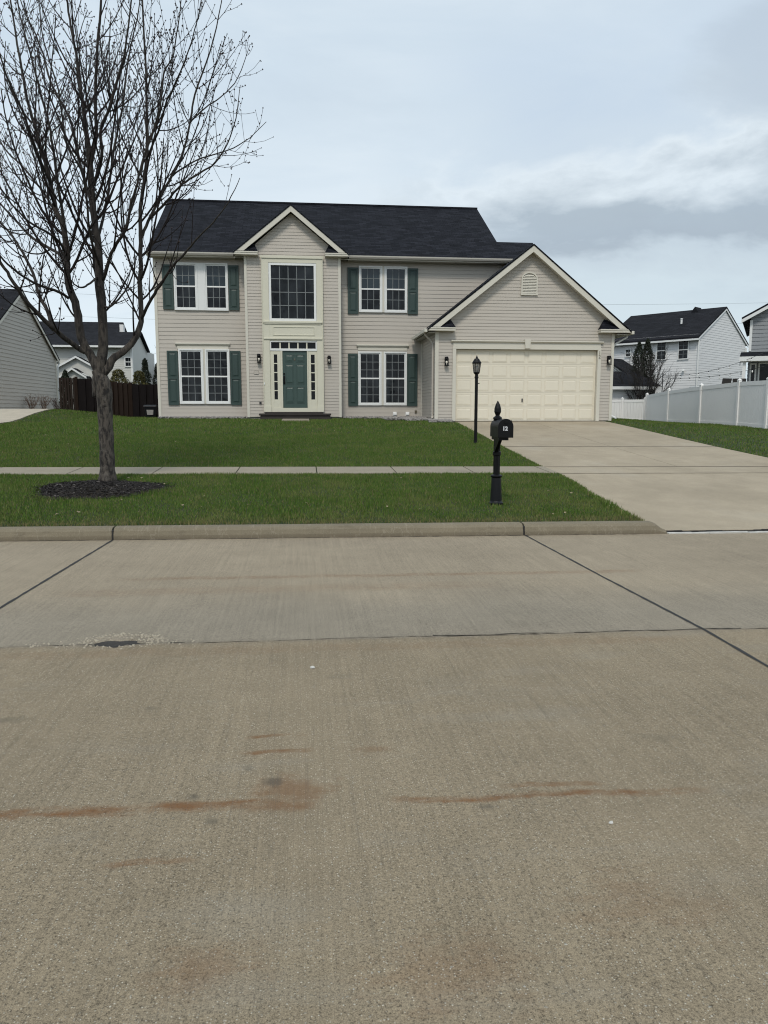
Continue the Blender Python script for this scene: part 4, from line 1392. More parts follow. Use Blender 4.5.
def fence_run(par, P, T, bot, posts=None):
    b = MB(); rr = MB()
    for i in range(len(P) - 1):
        (x0, y0), (x1, y1) = P[i], P[i + 1]
        d = math.dist(P[i], P[i + 1]); ux, uy = (x1 - x0) / d, (y1 - y0) / d; nx_, ny_ = uy, -ux
        z0, z1 = bot(x0, y0), bot(x1, y1)
        k = int(d / .15)
        for j in range(k):                                      # tongue-and-groove boards
            s0, s1 = d * j / k + .004, d * (j + 1) / k - .004
            za, zb_ = lerp(z0, z1, j / k) + .06, lerp(z0, z1, (j + 1) / k) + .06
            ta, tb = lerp(T[i], T[i + 1], j / k) - .16, lerp(T[i], T[i + 1], (j + 1) / k) - .16
            q = [(x0 + ux * s0, y0 + uy * s0, za), (x0 + ux * s1, y0 + uy * s1, zb_), (x0 + ux * s1, y0 + uy * s1, tb), (x0 + ux * s0, y0 + uy * s0, ta)]
            b.prism(q, (nx_ * .011, ny_ * .011, 0), (-nx_ * .011, -ny_ * .011, 0))
        for zo, hh in ((T[i] - .17, .16), (z0 + .02, .14)):
            dz_ = (T[i + 1] - T[i]) if zo > z0 + 1 else (z1 - z0)
            q = [(x0, y0, zo), (x1, y1, zo + dz_), (x1, y1, zo + dz_ + hh), (x0, y0, zo + hh)]
            rr.prism(q, (nx_ * .025, ny_ * .025, 0), (-nx_ * .025, -ny_ * .025, 0))
    pn = build('panel', b, M['fence_white'], par)
    build('rail', rr, M['fence_white'], par)
    for i, (x, y) in enumerate(P):
        b = MB().box(x - .062, x + .062, y - .062, y + .062, bot(x, y) - .1, T[i] + .05)
        po = build('post', b, M['fence_post'], par)
        b = MB().add([(x - .075, y - .075, T[i] + .05), (x + .075, y - .075, T[i] + .05), (x + .075, y + .075, T[i] + .05), (x - .075, y + .075, T[i] + .05), (x, y, T[i] + .13)], [(0, 1, 4), (1, 2, 4), (2, 3, 4), (3, 0, 4), (0, 3, 2, 1)])
        build('post_cap', b, M['fence_post'], po)


fence_run(vf, FP, FT, lambda x, y: zg(x, y) - .02)
vb = empty('vinyl_fence', (17.5, 41.4, 1.0), 'lower white vinyl fence across the back yard beside the garage corner', 'fence')
fence_run(vb, [(18.87, 40.45), (17.94, 41.35), (15.5, 41.45), (13.2, 41.5), (11, 41.55)], [2.30] * 5, lambda x, y: zg(x, y) - .02)

wf = empty('wooden_fence', (-8, 32.5, 1.3), 'dark stained wooden privacy fence between the grey and the beige house', 'fence')


def boards(P0, P1, t0, t1, zb0, zb1, wd, m, name):
    b = MB()
    d = math.dist(P0, P1); ux, uy = (P1[0] - P0[0]) / d, (P1[1] - P0[1]) / d
    nx_, ny_ = uy, -ux
    k = int(d / wd)
    for j in range(k):
        off = .03 if j % 2 else -.012
        s0, s1 = d * j / k - .018, d * (j + 1) / k + .018
        z0 = lerp(zb0, zb1, j / k) - .15; t = lerp(t0, t1, j / k) + random.uniform(-.012, .012)
        c = .03
        q = [(s0, z0), (s1, z0), (s1, t - c), (s1 - c, t), (s0 + c, t), (s0, t - c)]
        b.prism([(P0[0] + ux * s + nx_ * off, P0[1] + uy * s + ny_ * off, z) for s, z in q], (nx_ * .01, ny_ * .01, 0), (-nx_ * .01, -ny_ * .01, 0))
    for zz in (.3, .8):
        q = [(P0[0], P0[1], lerp(zb0, t0, zz)), (P1[0], P1[1], lerp(zb1, t1, zz)), (P1[0], P1[1], lerp(zb1, t1, zz) + .09), (P0[0], P0[1], lerp(zb0, t0, zz) + .09)]
        b.prism(q, (-nx_ * .03, -ny_ * .03, 0), (-nx_ * .07, -ny_ * .07, 0))
    return build(name, b, M[m], wf)


boards((-10.55, 34.2), (-9.45, 32.75), 3.06, 3.0, zg(-10.5, 34.2), zg(-9.5, 32.8), .15, 'brown_wood', 'panel')
boards((-9.35, 32.7), (-8.55, 32.6), 2.98, 2.93, zg(-9.4, 32.7), zg(-8.5, 32.6), .14, 'dark_wood', 'gate')
boards((-8.45, 32.55), (-6.9, 31.2), 2.90, 2.72, zg(-8.4, 32.5), zg(-6.9, 31.2), .15, 'brown_wood', 'panel')
boards((-6.85, 31.15), (-5.46, 30.6), 2.70, 2.66, zg(-6.8, 31.1), zg(-5.5, 30.6), .15, 'dark_wood', 'panel')
for x, y, t in ((-9.40, 32.72, 3.05), (-8.50, 32.57, 2.98), (-6.87, 31.17, 2.76)):
    build('post', MB().box(x - .05, x + .05, y - .05, y + .05, zg(x, y) - .2, t), M['brown_wood'], wf)


# ------------------------------------------------------------------ planting behind the fences
def leaf_cloud(name, m, par, n, fn, size):
    c = np.array([fn() for _ in range(n)])
    a = rng.normal(size=(n, 3)); a /= np.linalg.norm(a, axis=1)[:, None]
    t = np.cross(a, rng.normal(size=(n, 3))); t /= np.linalg.norm(t, axis=1)[:, None]
    s = size * rng.uniform(.6, 1.4, (n, 1))
    Vv = np.stack([c - t * s * .5, c + t * s * .5, c + a * s * 1.5], 1).reshape(-1, 3)
    base = origin_of(par)
    o = big_mesh(name, Vv - base, np.arange(3 * n).reshape(-1, 3), m)
    o.parent = par
    return o


def foliage(name, c1, c2):
    m, b = new_mat(name)
    rnd = V(V.nt.nodes.new('ShaderNodeNewGeometry').outputs['Random Per Island'])
    n = noise(pos(), 3.0, 3)
    sock(b.inputs['Base Color'], mix((rnd * 0.6 + (n - 0.3) * 0.9).clamp(), c1, c2))
    b.inputs['Roughness'].default_value = 0.8
    return m


M['arbor'] = foliage('arborvitae_leaf', (0.008, 0.014, 0.007), (0.020, 0.030, 0.013))
M['golden'] = foliage('golden_cypress_leaf', (0.035, 0.036, 0.008), (0.105, 0.095, 0.022))
M['bark_far'] = mat('dark_twigs', (0.028, 0.024, 0.022), 0.9, 0.2)


def conifer(x, y, z0, hh, wd, m, label, n=5200, power=.75, group=None, size=.05, kind='arborvitae'):
    t = empty(kind, (x, y, z0), label, 'shrub', group)
    build('trunk', MB().tube([(x, y, z0 - .1), (x, y, z0 + hh * .8)], [.06, .015], 6), M['bark_far'], t)

    def fn():
        while True:
            q = random.random() ** .8
            z = z0 + hh * q
            r = wd / 2 * (1 - q) ** power * (0.9 + .16 * math.sin(q * 23 + x)) * min(1, .5 + q * 4)
            a = random.uniform(0, 6.283)
            k = math.sqrt(random.uniform(.25, 1)) * (1 + .15 * math.sin(5 * a + z * 6))
            return (x + math.cos(a) * r * k, y + math.sin(a) * r * k, z)
    leaf_cloud('crown', M[m], t, n, fn, size)
    return t


conifer(20.05, 44.1, 1.0, 4.75, 1.75, 'arbor', 'taller spire of dark arborvitae in front of the white house, left of the pair', 7500, .55)
conifer(20.62, 44.2, 1.0, 4.95, 1.5, 'arbor', 'slim dark arborvitae spire, right of the pair in front of the white house', 7500, .5)
conifer(-8.28, 41.1, 1.4, 2.95, 0.95, 'arbor', 'dark narrow arborvitae behind the wooden fence by the beige house', 4200, .5)
conifer(-7.80, 41.8, 1.4, 2.75, 0.85, 'arbor', 'second narrow arborvitae against the wall corner of the beige house', 3600, .5)
conifer(-8.72, 37.1, 1.4, 2.18, 1.7, 'golden', 'golden rounded shrub beside the tree trunk behind the fence', 4500, .42, size=.045, kind='golden_shrub')
conifer(-7.78, 37.1, 1.4, 2.12, 1.35, 'golden', 'golden rounded shrub left of the narrow arborvitae behind the fence', 4000, .42, size=.045, kind='golden_shrub')
conifer(-11.3, 37.6, 1.5, 2.05, 0.75, 'arbor', 'dark evergreen at the corner of the grey house behind the fence', 3400, .45, kind='evergreen')


def twiggy(name, x, y, z0, hh, spread, stems, label, cat, sub=9, r0=.05, col='bark_far'):
    t = empty(name, (x, y, z0), label, cat)
    trunk, tw = MB(), MB()
    for s in range(stems):
        a = random.uniform(0, 6.283); lean = random.uniform(.1, 1) * spread
        H_ = hh * random.uniform(.7, 1)
        P = [np.array([x, y, z0 - .05])]
        for k in range(1, 6):
            q = k / 5
            P.append(np.array([x + math.cos(a) * lean * q ** .8 + random.uniform(-.05, .05), y + math.sin(a) * lean * q ** .8, z0 + H_ * q]))
        trunk.tube(P, [r0 * (1 - .15 * k) * .8 for k in range(6)], 5)
        for _ in range(sub):
            q = random.uniform(.25, 1); i = min(4, int(q * 5)); p = P[i] + (P[i + 1] - P[i]) * (q * 5 - i)
            d = np.array([math.cos(a + random.uniform(-1.6, 1.6)), math.sin(a + random.uniform(-1.6, 1.6)), random.uniform(.5, 1.4)]); d /= np.linalg.norm(d)
            l = random.uniform(.3, .8) * hh * .32
            e = p + d * l * .5 + np.array([0, 0, .04]); f = p + d * l + np.array([0, 0, l * .25])
            tw.tube([p, e, f], [r0 * .35, r0 * .25, r0 * .1], 4)
            for _ in range(3):
                pp = p + (f - p) * random.uniform(.3, .95); d2 = d + rng.normal(size=3) * .55; d2[2] = abs(d2[2]); d2 /= np.linalg.norm(d2)
                tw.tube([pp, pp + d2 * l * .5], [r0 * .2, r0 * .08], 3)
    build('trunk', trunk, M[col], t); build('crown', tw, M[col], t)
    return t


twiggy('bare_tree', 19.45, 41.66, 1.0, 3.8, 2.1, 22, 'bare many-stemmed tree behind the low fence beside the garage', 'tree', 13, .034)
twiggy('bare_tree', -8.6, 52.0, 1.4, 5.2, 1.1, 9, 'thin bare tree standing behind the narrow arborvitae', 'tree', 10, .04)
M['straw'] = mat('dry_stems', (0.19, 0.12, 0.085), 0.9, 0.3, 8)
M['reddish'] = mat('reddish_stems', (0.10, 0.055, 0.042), 0.9, 0.3, 8)
for (x, y, h_, m, lab) in ((-14.3, 41.7, .8, 'straw', 'dry straw-coloured shrub at the foot of the grey wall, left one'), (-14.25, 43.4, .85, 'straw', 'dry shrub in the middle at the foot of the grey gable wall'),
                           (-14.2, 45.4, .7, 'reddish', 'low reddish bare shrub beside the downspout of the grey house')):
    twiggy('dry_shrub', x, y, zg(x, y), h_, .5, 26, lab, 'shrub', 5, .012, m)

# bin by the house corner
bn = empty('wheeled_bin', (-5.88, 29.95, 1.33), 'small dark wheeled bin with a pale label by the left house corner', 'bin')
x, y, z = -5.88, 29.95, zg(-5.88, 29.95)
b = MB().prism([(x - .19, y - .16, z + .05), (x + .19, y - .16, z + .05), (x + .19, y + .18, z + .05), (x - .19, y + .18, z + .05)], (0, 0, 0), (0, 0, 0))
b = MB().add([(x - .17, y - .15, z + .04), (x + .17, y - .15, z + .04), (x + .17, y + .15, z + .04), (x - .17, y + .15, z + .04), (x - .22, y - .2, z + .44), (x + .22, y - .2, z + .44), (x + .22, y + .2, z + .44), (x - .22, y + .2, z + .44)],
             [(0, 3, 2, 1), (4, 5, 6, 7), (0, 1, 5, 4), (1, 2, 6, 5), (2, 3, 7, 6), (3, 0, 4, 7)])
build('body', b, M['black_plastic'], bn, bevel=.02)
b = MB().prism([(x - .24, y - .23, z + .442), (x - .24, y + .23, z + .442), (x - .24, y + .2, z + .50), (x - .24, y - .12, z + .52), (x - .24, y - .22, z + .48)], (0, 0, 0), (.48, 0, 0))
build('lid', b, M['black_plastic'], bn, bevel=.012)
b = MB().prism([(x - .11, y - .186, z + .14), (x + .11, y - .186, z + .14), (x + .13, y - .203, z + .33), (x - .13, y - .203, z + .33)], (0, -.01, 0), (0, 0, 0))
build('label_plate', b, M['pebble'], bn)
for s in (-1, 1):
    q = MB(); n = 12
    c = [(x + s * .2, y + .14 + .07 * math.cos(2 * math.pi * k / n), z + .07 + .07 * math.sin(2 * math.pi * k / n)) for k in range(n)]
    q.prism(c, (-.02, 0, 0), (.02, 0, 0)); build('wheel', q, M['black'], bn)

# patio chairs and table seen over the fence, and strings of lights
M['wicker'] = mat('dark_wicker', (0.035, 0.032, 0.030), 0.8, 0.3, 20)


def patio_chair(x, y, z, rz, label):
    t = empty('patio_chair', (x, y, z), label, 'chair', 'dark patio chairs above the fence')
    c, s = math.cos(rz), math.sin(rz)

    def tr(b):
        b.v = [(x + (px - 0) * c - py * s, y + px * s + py * c, z + pz) for px, py, pz in b.v]; return b
    build('seat', tr(MB().box(-.26, .26, -.26, .26, .40, .47)), M['wicker'], t, bevel=.02)
    build('backrest', tr(MB().prism([(-.26, .22, .47), (.26, .22, .47), (.28, .34, 1.02), (-.28, .34, 1.02)], (0, 0, 0), (0, .05, 0))), M['wicker'], t, bevel=.015)
    for sx in (-1, 1):
        build('armrest', tr(MB().box(sx * .29 - .03, sx * .29 + .03, -.25, .28, .62, .66)), M['wicker'], t)
        for sy in (-1, 1): build('leg', tr(MB().box(sx * .27 - .02, sx * .27 + .02, sy * .23 - .02, sy * .23 + .02, 0, .62)), M['wicker'], t)
    return t


dk = empty('patio_deck', (19.5, 33.5, 1.0), 'raised deck behind the white vinyl fence with a table and chairs', 'deck')
build('deck_boards', MB().box(18.0, 21.45, 31.6, 34.6, 1.98, 2.06), M['walk'], dk)
build('deck_skirt', MB().box(18.05, 21.4, 31.65, 34.55, .9, 1.979), M['white'], dk)
patio_chair(18.6, 32.4, 2.06, R(200), 'left dark patio chair seen above the white fence')
patio_chair(19.55, 32.5, 2.06, R(150), 'dark patio chair nearer the porch, above the white fence')
tb = empty('patio_table', (18.05, 33.6, 1.9), 'low pale patio table left of the chairs above the fence', 'table')
x, y, z = 18.35, 33.9, 2.06
build('tabletop', MB().box(x - .25, x + .8, y - .35, y + .35, z + .68, z + .72), M['white'], tb)
for sx in (-.2, .75):
    for sy in (-.3, .3): build('leg', MB().box(x + sx - .025, x + sx + .025, y + sy - .025, y + sy + .025, z, z + .68), M['white'], tb)
pole = empty('light_pole', (19.8, 42.3, 1.0), 'thin dark pole holding the far ends of the light strings', 'pole')
build('shaft', MB().tube([(19.8, 40.4, .9), (19.8, 40.4, 3.75)], .025, 6), M['dark_metal'], pole)
build('base_plate', MB().box(19.68, 19.92, 40.28, 40.52, .95, 1.02), M['dark_metal'], pole)
for A, B_, sag, lab in (((19.8, 40.4, 3.6), (21.5, 33.9, 4.35), .30, 'upper string of patio lights running to the porch eave'), ((19.8, 40.4, 3.5), (21.72, 34.1, 3.75), .22, 'lower string of patio lights sagging above the fence')):
    t = empty('light_string', A, lab, 'string lights', 'patio light strings')
    P = [np.array([lerp(A[i], B_[i], q) for i in range(3)]) - np.array([0, 0, sag * 4 * q * (1 - q)]) for q in np.linspace(0, 1, 21)]
    build('cable', MB().tube(P, .009, 4), M['dark_metal'], t)
    for k in range(2, 20, 2):
        p = P[k]
        bb = build('bulb', MB().lathe(tuple(p), [(.012, -.03), (.03, -.09), (.035, -.13), (.015, -.17)], 8), M['white'], t)
        build('socket', MB().lathe(tuple(p), [(.02, -.045), (.022, .0), (.01, .012)], 8), M['black'], bb)

# overhead wires far behind the houses
for (za, zb_, lab) in ((21.2, 22.2, 'upper thin overhead wire above the white house'), (17.9, 18.9, 'lower thin overhead wire above the white house')):
    t = MB().tube([(lerp(-90, 130, q), 118 + 4 * q, lerp(za, zb_, q) - 3.2 * 4 * q * (1 - q)) for q in np.linspace(0, 1, 25)], .014, 4)
    tag(build('overhead_wire', t, M['grille']), lab, 'wire', 'overhead wires')

# ------------------------------------------------------------------ street tree
LIMBS = {
    'trunk': [(-3.39,13.20,0.41,0.1533), (-3.38,13.20,0.96,0.1443), (-3.38,13.20,1.55,0.1443), (-3.39,13.20,2.05,0.1533), (-3.40,13.20,2.36,0.1262)],
    'a': [(-3.40,13.20,2.26,0.1082), (-3.32,13.20,2.79,0.0947), (-3.32,13.20,3.29,0.0902), (-3.34,13.22,3.73,0.0858), (-3.34,13.25,4.26,0.0724), (-3.39,13.30,4.68,0.0654), (-3.43,13.35,5.11,0.0638), (-3.45,13.40,5.61,0.0549), (-3.51,13.50,6.24,0.0415), (-3.56,13.55,6.71,0.0333), (-3.60,13.60,7.10,0.0278), (-3.66,13.65,7.53,0.0242), (-3.73,13.70,7.96,0.0206), (-3.82,13.80,8.54,0.0169), (-3.91,13.90,9.26,0.0114), (-3.97,14.00,9.84,0.0076)],
    'a2': [(-3.45,13.40,5.57,0.0412), (-3.31,13.30,6.03,0.0363), (-3.26,13.20,6.58,0.0316), (-3.19,13.10,7.13,0.0269), (-3.07,13.00,7.80,0.0222), (-2.99,12.90,8.47,0.0159), (-2.90,12.80,9.18,0.0088)],
    'a3': [(-3.40,13.35,5.29,0.0410), (-3.19,13.10,5.61,0.0322), (-3.13,12.90,6.01,0.0282), (-2.95,12.75,6.26,0.0262), (-2.78,12.60,6.60,0.0224), (-2.60,12.40,6.96,0.0187), (-2.44,12.20,7.58,0.0134), (-2.34,12.10,8.20,0.0083)],
    'a4': [(-3.42,13.30,4.97,0.0363), (-3.71,13.80,5.74,0.0301), (-3.95,14.20,6.59,0.0251), (-4.31,14.50,7.26,0.0217), (-4.56,14.80,8.03,0.0181), (-4.93,15.10,8.82,0.0123), (-5.15,15.30,9.65,0.0083)],
    'a5': [(-3.37,13.30,4.42,0.0318), (-3.34,13.90,5.12,0.0284), (-3.32,14.40,6.02,0.0255), (-3.20,14.80,7.00,0.0221), (-3.12,15.10,7.98,0.0174), (-2.91,15.30,9.02,0.0125), (-2.80,15.50,10.07,0.0084)],
    'a6': [(-3.33,13.20,4.00,0.0289), (-3.29,12.60,4.34,0.0224), (-3.21,12.10,5.02,0.0191), (-3.32,11.70,5.44,0.0161), (-3.31,11.40,5.99,0.0133), (-3.40,11.20,6.53,0.0100), (-3.43,11.10,7.22,0.0061)],
    'b': [(-3.42,13.20,2.23,0.0992), (-3.52,13.20,2.51,0.0902), (-3.61,13.20,2.66,0.0857), (-3.68,13.20,2.87,0.0838), (-3.72,13.20,3.29,0.0793), (-3.84,13.20,3.72,0.0676), (-3.84,13.20,4.09,0.0586), (-3.88,13.25,4.57,0.0507), (-3.99,13.30,4.87,0.0454), (-4.05,13.35,5.12,0.0419), (-4.13,13.40,5.55,0.0393), (-4.25,13.50,5.95,0.0368), (-4.34,13.60,6.25,0.0334), (-4.45,13.70,6.61,0.0280), (-4.57,13.80,7.23,0.0235), (-4.66,13.90,7.78,0.0189), (-4.76,14.00,8.51,0.0143), (-4.86,14.10,9.32,0.0096)],
    'b2': [(-3.83,13.20,4.04,0.0361), (-3.78,13.10,4.17,0.0322), (-3.79,12.90,4.85,0.0282), (-3.79,12.80,5.13,0.0263), (-3.81,12.70,5.67,0.0243), (-3.84,12.60,6.06,0.0216), (-3.90,12.50,6.43,0.0188), (-3.98,12.40,6.93,0.0153), (-4.07,12.30,7.48,0.0118), (-4.07,12.20,8.15,0.0075)],
    'c': [(-3.61,13.20,2.59,0.0586), (-3.72,13.10,2.66,0.0537), (-3.91,12.80,2.86,0.0482), (-4.15,12.40,3.18,0.0391), (-4.26,12.20,3.40,0.0335), (-4.35,12.10,3.61,0.0299), (-4.47,12.00,3.85,0.0263), (-4.59,11.90,4.29,0.0212), (-4.76,11.80,4.88,0.0162), (-4.80,11.70,5.58,0.0113), (-4.83,11.70,6.30,0.0072)],
    'c2': [(-3.98,12.80,2.90,0.0368), (-4.09,12.90,3.20,0.0353), (-4.24,13.00,3.46,0.0329), (-4.35,13.10,3.82,0.0286), (-4.57,13.20,4.26,0.0243), (-4.74,13.30,4.49,0.0218), (-4.98,13.40,4.78,0.0183), (-5.23,13.50,5.28,0.0147), (-5.38,13.60,6.01,0.0102), (-5.46,13.70,6.74,0.0065)],
    'd': [(-3.84,13.20,3.46,0.0289), (-3.94,13.00,3.53,0.0267), (-4.13,12.60,3.58,0.0233), (-4.28,12.30,3.68,0.0202), (-4.38,12.00,3.82,0.0173), (-4.54,11.80,4.09,0.0138), (-4.62,11.60,4.49,0.0088), (-4.68,11.50,5.00,0.0060)],
    'e': [(-3.86,13.20,4.04,0.0343), (-4.06,13.50,4.23,0.0322), (-4.29,13.80,4.37,0.0301), (-4.74,14.20,4.66,0.0271), (-5.12,14.50,5.05,0.0227), (-5.41,14.70,5.36,0.0190), (-5.72,14.90,6.01,0.0142), (-5.88,15.10,6.84,0.0092)],
    'e2': [(-3.83,13.20,4.13,0.0289), (-3.84,12.90,4.27,0.0265), (-3.88,12.50,4.33,0.0223), (-4.03,12.10,4.40,0.0183), (-4.12,11.70,4.54,0.0145), (-4.19,11.40,4.78,0.0110), (-4.22,11.20,5.24,0.0069)],
    'e3': [(-3.94,13.30,4.69,0.0254), (-4.26,13.70,5.19,0.0224), (-4.73,14.10,5.75,0.0192), (-5.11,14.40,6.12,0.0157), (-5.49,14.70,6.74,0.0110), (-5.65,14.90,7.53,0.0071)],
    'e4': [(-4.08,13.35,5.32,0.0255), (-4.13,12.90,5.67,0.0212), (-4.17,12.50,6.13,0.0171), (-4.24,12.20,6.43,0.0142), (-4.26,11.90,6.81,0.0106), (-4.25,11.70,7.36,0.0072)],
    'f': [(-3.39,13.20,2.20,0.0857), (-3.28,13.20,2.31,0.0811), (-3.18,13.20,2.48,0.0766), (-2.99,13.25,2.63,0.0679), (-2.83,13.30,2.83,0.0618), (-2.73,13.35,3.12,0.0547), (-2.73,13.40,3.67,0.0494), (-2.70,13.40,4.15,0.0439), (-2.68,13.40,4.63,0.0393), (-2.67,13.40,4.93,0.0366), (-2.61,13.45,5.38,0.0340), (-2.54,13.50,5.91,0.0313), (-2.53,13.55,6.60,0.0259), (-2.53,13.60,7.29,0.0213), (-2.55,13.65,8.22,0.0168), (-2.56,13.70,9.00,0.0093)],
    'f2': [(-2.70,13.30,3.17,0.0345), (-2.46,13.00,3.46,0.0311), (-2.24,12.70,3.66,0.0278), (-2.00,12.40,3.88,0.0238), (-1.78,12.20,4.03,0.0209), (-1.58,12.00,4.19,0.0173), (-1.31,11.80,4.39,0.0138), (-1.07,11.60,4.62,0.0096), (-0.88,11.50,4.94,0.0060)],
    'f3': [(-2.68,13.40,4.49,0.0329), (-2.57,13.50,4.78,0.0304), (-2.38,13.70,5.26,0.0280), (-2.13,13.80,5.74,0.0254), (-1.99,13.90,6.10,0.0237), (-1.88,14.00,6.63,0.0210), (-1.80,14.00,7.01,0.0191), (-1.53,14.10,7.76,0.0154), (-1.33,14.20,8.59,0.0106), (-1.21,14.30,9.33,0.0068)],
    'f4': [(-2.54,13.50,4.82,0.0276), (-2.23,13.30,5.05,0.0236), (-1.94,13.10,5.27,0.0206), (-1.65,13.00,5.42,0.0178), (-1.38,12.90,5.56,0.0150), (-1.16,12.80,5.83,0.0123), (-1.01,12.70,6.19,0.0096), (-0.93,12.70,6.68,0.0061)],
    'f5': [(-1.90,14.00,6.56,0.0172), (-1.66,14.20,6.87,0.0145), (-1.38,14.40,7.16,0.0118), (-1.11,14.60,7.55,0.0099), (-0.89,14.70,8.16,0.0060)],
    'f6': [(-2.20,13.80,5.61,0.0179), (-1.83,14.10,5.97,0.0154), (-1.40,14.30,6.18,0.0127), (-1.02,14.50,6.43,0.0099), (-0.62,14.60,6.83,0.0060)],
    'f7': [(-2.57,13.50,5.76,0.0240), (-2.25,12.90,6.00,0.0194), (-2.00,12.40,6.30,0.0161), (-1.68,12.00,6.68,0.0123), (-1.43,11.70,7.15,0.0088), (-1.27,11.50,7.67,0.0060)],
    'g': [(-3.28,13.22,3.76,0.0361), (-3.07,13.00,4.16,0.0338), (-2.87,12.80,4.36,0.0306), (-2.75,12.70,4.53,0.0287), (-2.65,12.60,4.84,0.0259), (-2.53,12.50,5.08,0.0231), (-2.33,12.40,5.62,0.0204), (-2.12,12.30,6.08,0.0177), (-2.01,12.20,6.57,0.0151), (-1.84,12.10,6.83,0.0124), (-1.72,12.00,7.38,0.0091), (-1.60,11.90,7.94,0.0060)],
    'h': [(-3.28,13.20,3.34,0.0234), (-3.15,13.05,3.31,0.0214), (-2.91,12.85,3.46,0.0176), (-2.72,12.70,3.69,0.0139), (-2.63,12.60,3.95,0.0103), (-2.62,12.50,4.26,0.0060)],
    'i': [(-3.36,13.20,3.81,0.0234), (-3.44,12.90,3.63,0.0194), (-3.53,12.70,3.56,0.0156), (-3.60,12.50,3.65,0.0111), (-3.62,12.30,3.87,0.0067)],
}



def smooth_path(P, sub=4):
    P = [np.array(p) for p in P]
    out = []
    for i in range(len(P) - 1):
        p0, p1, p2, p3 = P[max(i - 1, 0)], P[i], P[i + 1], P[min(i + 2, len(P) - 1)]
        for k in range(sub):
            t = k / sub
            out.append(.5 * ((2 * p1) + (-p0 + p2) * t + (2 * p0 - 5 * p1 + 4 * p2 - p3) * t * t + (-p0 + 3 * p1 - 3 * p2 + p3) * t ** 3))
    out.append(P[-1])
    return out


tree = empty('bare_tree', (-3.5, 13.2, 0.36), 'tall bare budding maple in a mulch ring on the kerb lawn', 'tree')
m, bs = new_mat('maple_bark')
p = pos(); x_, y_, z_ = xyz(p)
n1 = noise(comb(x_ * 1.0, y_ * 1.0, z_ * 0.25), 26, 5, 0.6); n2 = noise(p, 11, 5, 0.65); n3 = noise(p, 60, 3)
c = mix(((n1 - 0.40) * 5.0).clamp(), (0.011, 0.009, 0.008), (0.080, 0.068, 0.056))
c = mix(((n2 - 0.52) * 7).clamp() * 0.6, c, (0.125, 0.112, 0.096))
c = mix((z_ + (n2 - 0.5) * 1.2).ss(2.0, 3.6), c, mix(n1.ss(0.3, 0.7), (0.010, 0.008, 0.007), (0.042, 0.035, 0.030)))      # young bark higher up, smoother; dark silhouette against the sky painted into its colour
sock(bs.inputs['Base Color'], c); bs.inputs['Roughness'].default_value = 0.9
bump(bs, n1 + n3 * .4, 0.9, 0.012)
M['bark'] = m
M['twig'] = mat('maple_twig', (0.014, 0.010, 0.009), 0.75, 0.2, 6, spec=0.2)
M['bud'] = mat('maple_buds', (0.022, 0.010, 0.010), 0.7, 0.3, 12)
tk = MB()
tp = [np.array([q[0] + .03, q[1], q[2], q[3] * .84]) for q in smooth_path(LIMBS['trunk'][:4] + [(-3.50, 13.2, 2.30, .085)], 6)]
tk.tube([q[:3] for q in tp], [q[3] * (1 + .04 * math.sin(i * 1.7)) + (.035 * max(0, 1 - i / 3) if i < 3 else 0) for i, q in enumerate(tp)], 16)
# burl below the crotch
tx, ty, tz = LIMBS['trunk'][2][:3]; tz += .28
for _ in range(16):
    a = random.uniform(-1.1, .35); r = random.uniform(.025, .045); q = LIMBS['trunk'][2][3] * .74
    tk.lathe((tx + math.cos(a) * q, ty + math.sin(a) * q, tz + random.uniform(-.12, .16)), [(r * .4, -r), (r, -r * .4), (r, r * .4), (r * .4, r)], 8)
paths = {}
for k, P in LIMBS.items():
    if k == 'trunk': continue
    if k in 'abf': P = [(-3.50, 13.2, 1.85, .05), (-3.49 + .25 * (P[0][0] + 3.49), 13.2, 2.14, .082)] + P
    sp = smooth_path(P, 4)
    wob = 0.008
    sp = [np.array([q[0] + random.gauss(0, wob * .5), q[1] + random.gauss(0, wob), q[2], q[3]]) for q in sp]
    paths[k] = sp
    lm = MB().tube([q[:3] for q in sp], [q[3] * random.uniform(.79, .84) for q in sp], 10 if P[0][3] > .045 else 7)
    build('limb', lm, M['bark'], tree, smooth=True)
build('trunk', tk, M['bark'], tree, smooth=True)

tw = MB(); buds_c = []


def unit(v): return v / (np.linalg.norm(v) + 1e-9)


def twig(p, d, l, r, depth):
    """an ascending shoot; opposite pairs of side shoots, buds at the nodes"""
    k = max(3, int(l / .16))
    P = [p]; dd = unit(d); st = l / k
    bend = rng.normal(size=3) * .025
    for i in range(k):
        dd = unit(dd + np.array([0, 0, .20 if dd[2] < .90 else 0.0]) + bend + rng.normal(size=3) * .022)
        P.append(P[-1] + dd * st)
    tw.tube(P, [max(.0034, r * (1 - .66 * i / k)) for i in range(k + 1)], 5 if r > .012 else 4 if r > .006 else 3, cap=False)
    if depth > 0:
        s = random.uniform(.10, .25) * l
        flip = random.uniform(0, 3.14)
        while s < l * .95:
            i = min(k - 1, int(s / st)); q = P[i] + (P[i + 1] - P[i]) * (s / st - i)
            t = unit(P[i + 1] - P[i]); a = unit(np.cross(t, (math.cos(flip), math.sin(flip), .2)))
            for sgn in (-1, 1):
                if random.random() < .5:
                    ll = (l - s) * random.uniform(.35, .75) + .10
                    twig(q, t * .85 + a * sgn * random.uniform(.6, .95), min(ll, .75), max(.0034, r * .6 * (1 - .4 * s / l)), depth - 1)
            flip += 1.57 + random.uniform(-.4, .4)
            s += random.uniform(.28, .50)
    if r < .014:
        for i in range(1, k + 1):
            if random.random() < .6: buds_c.append(P[i] + rng.normal(size=3) * .008)
        buds_c.append(P[-1])


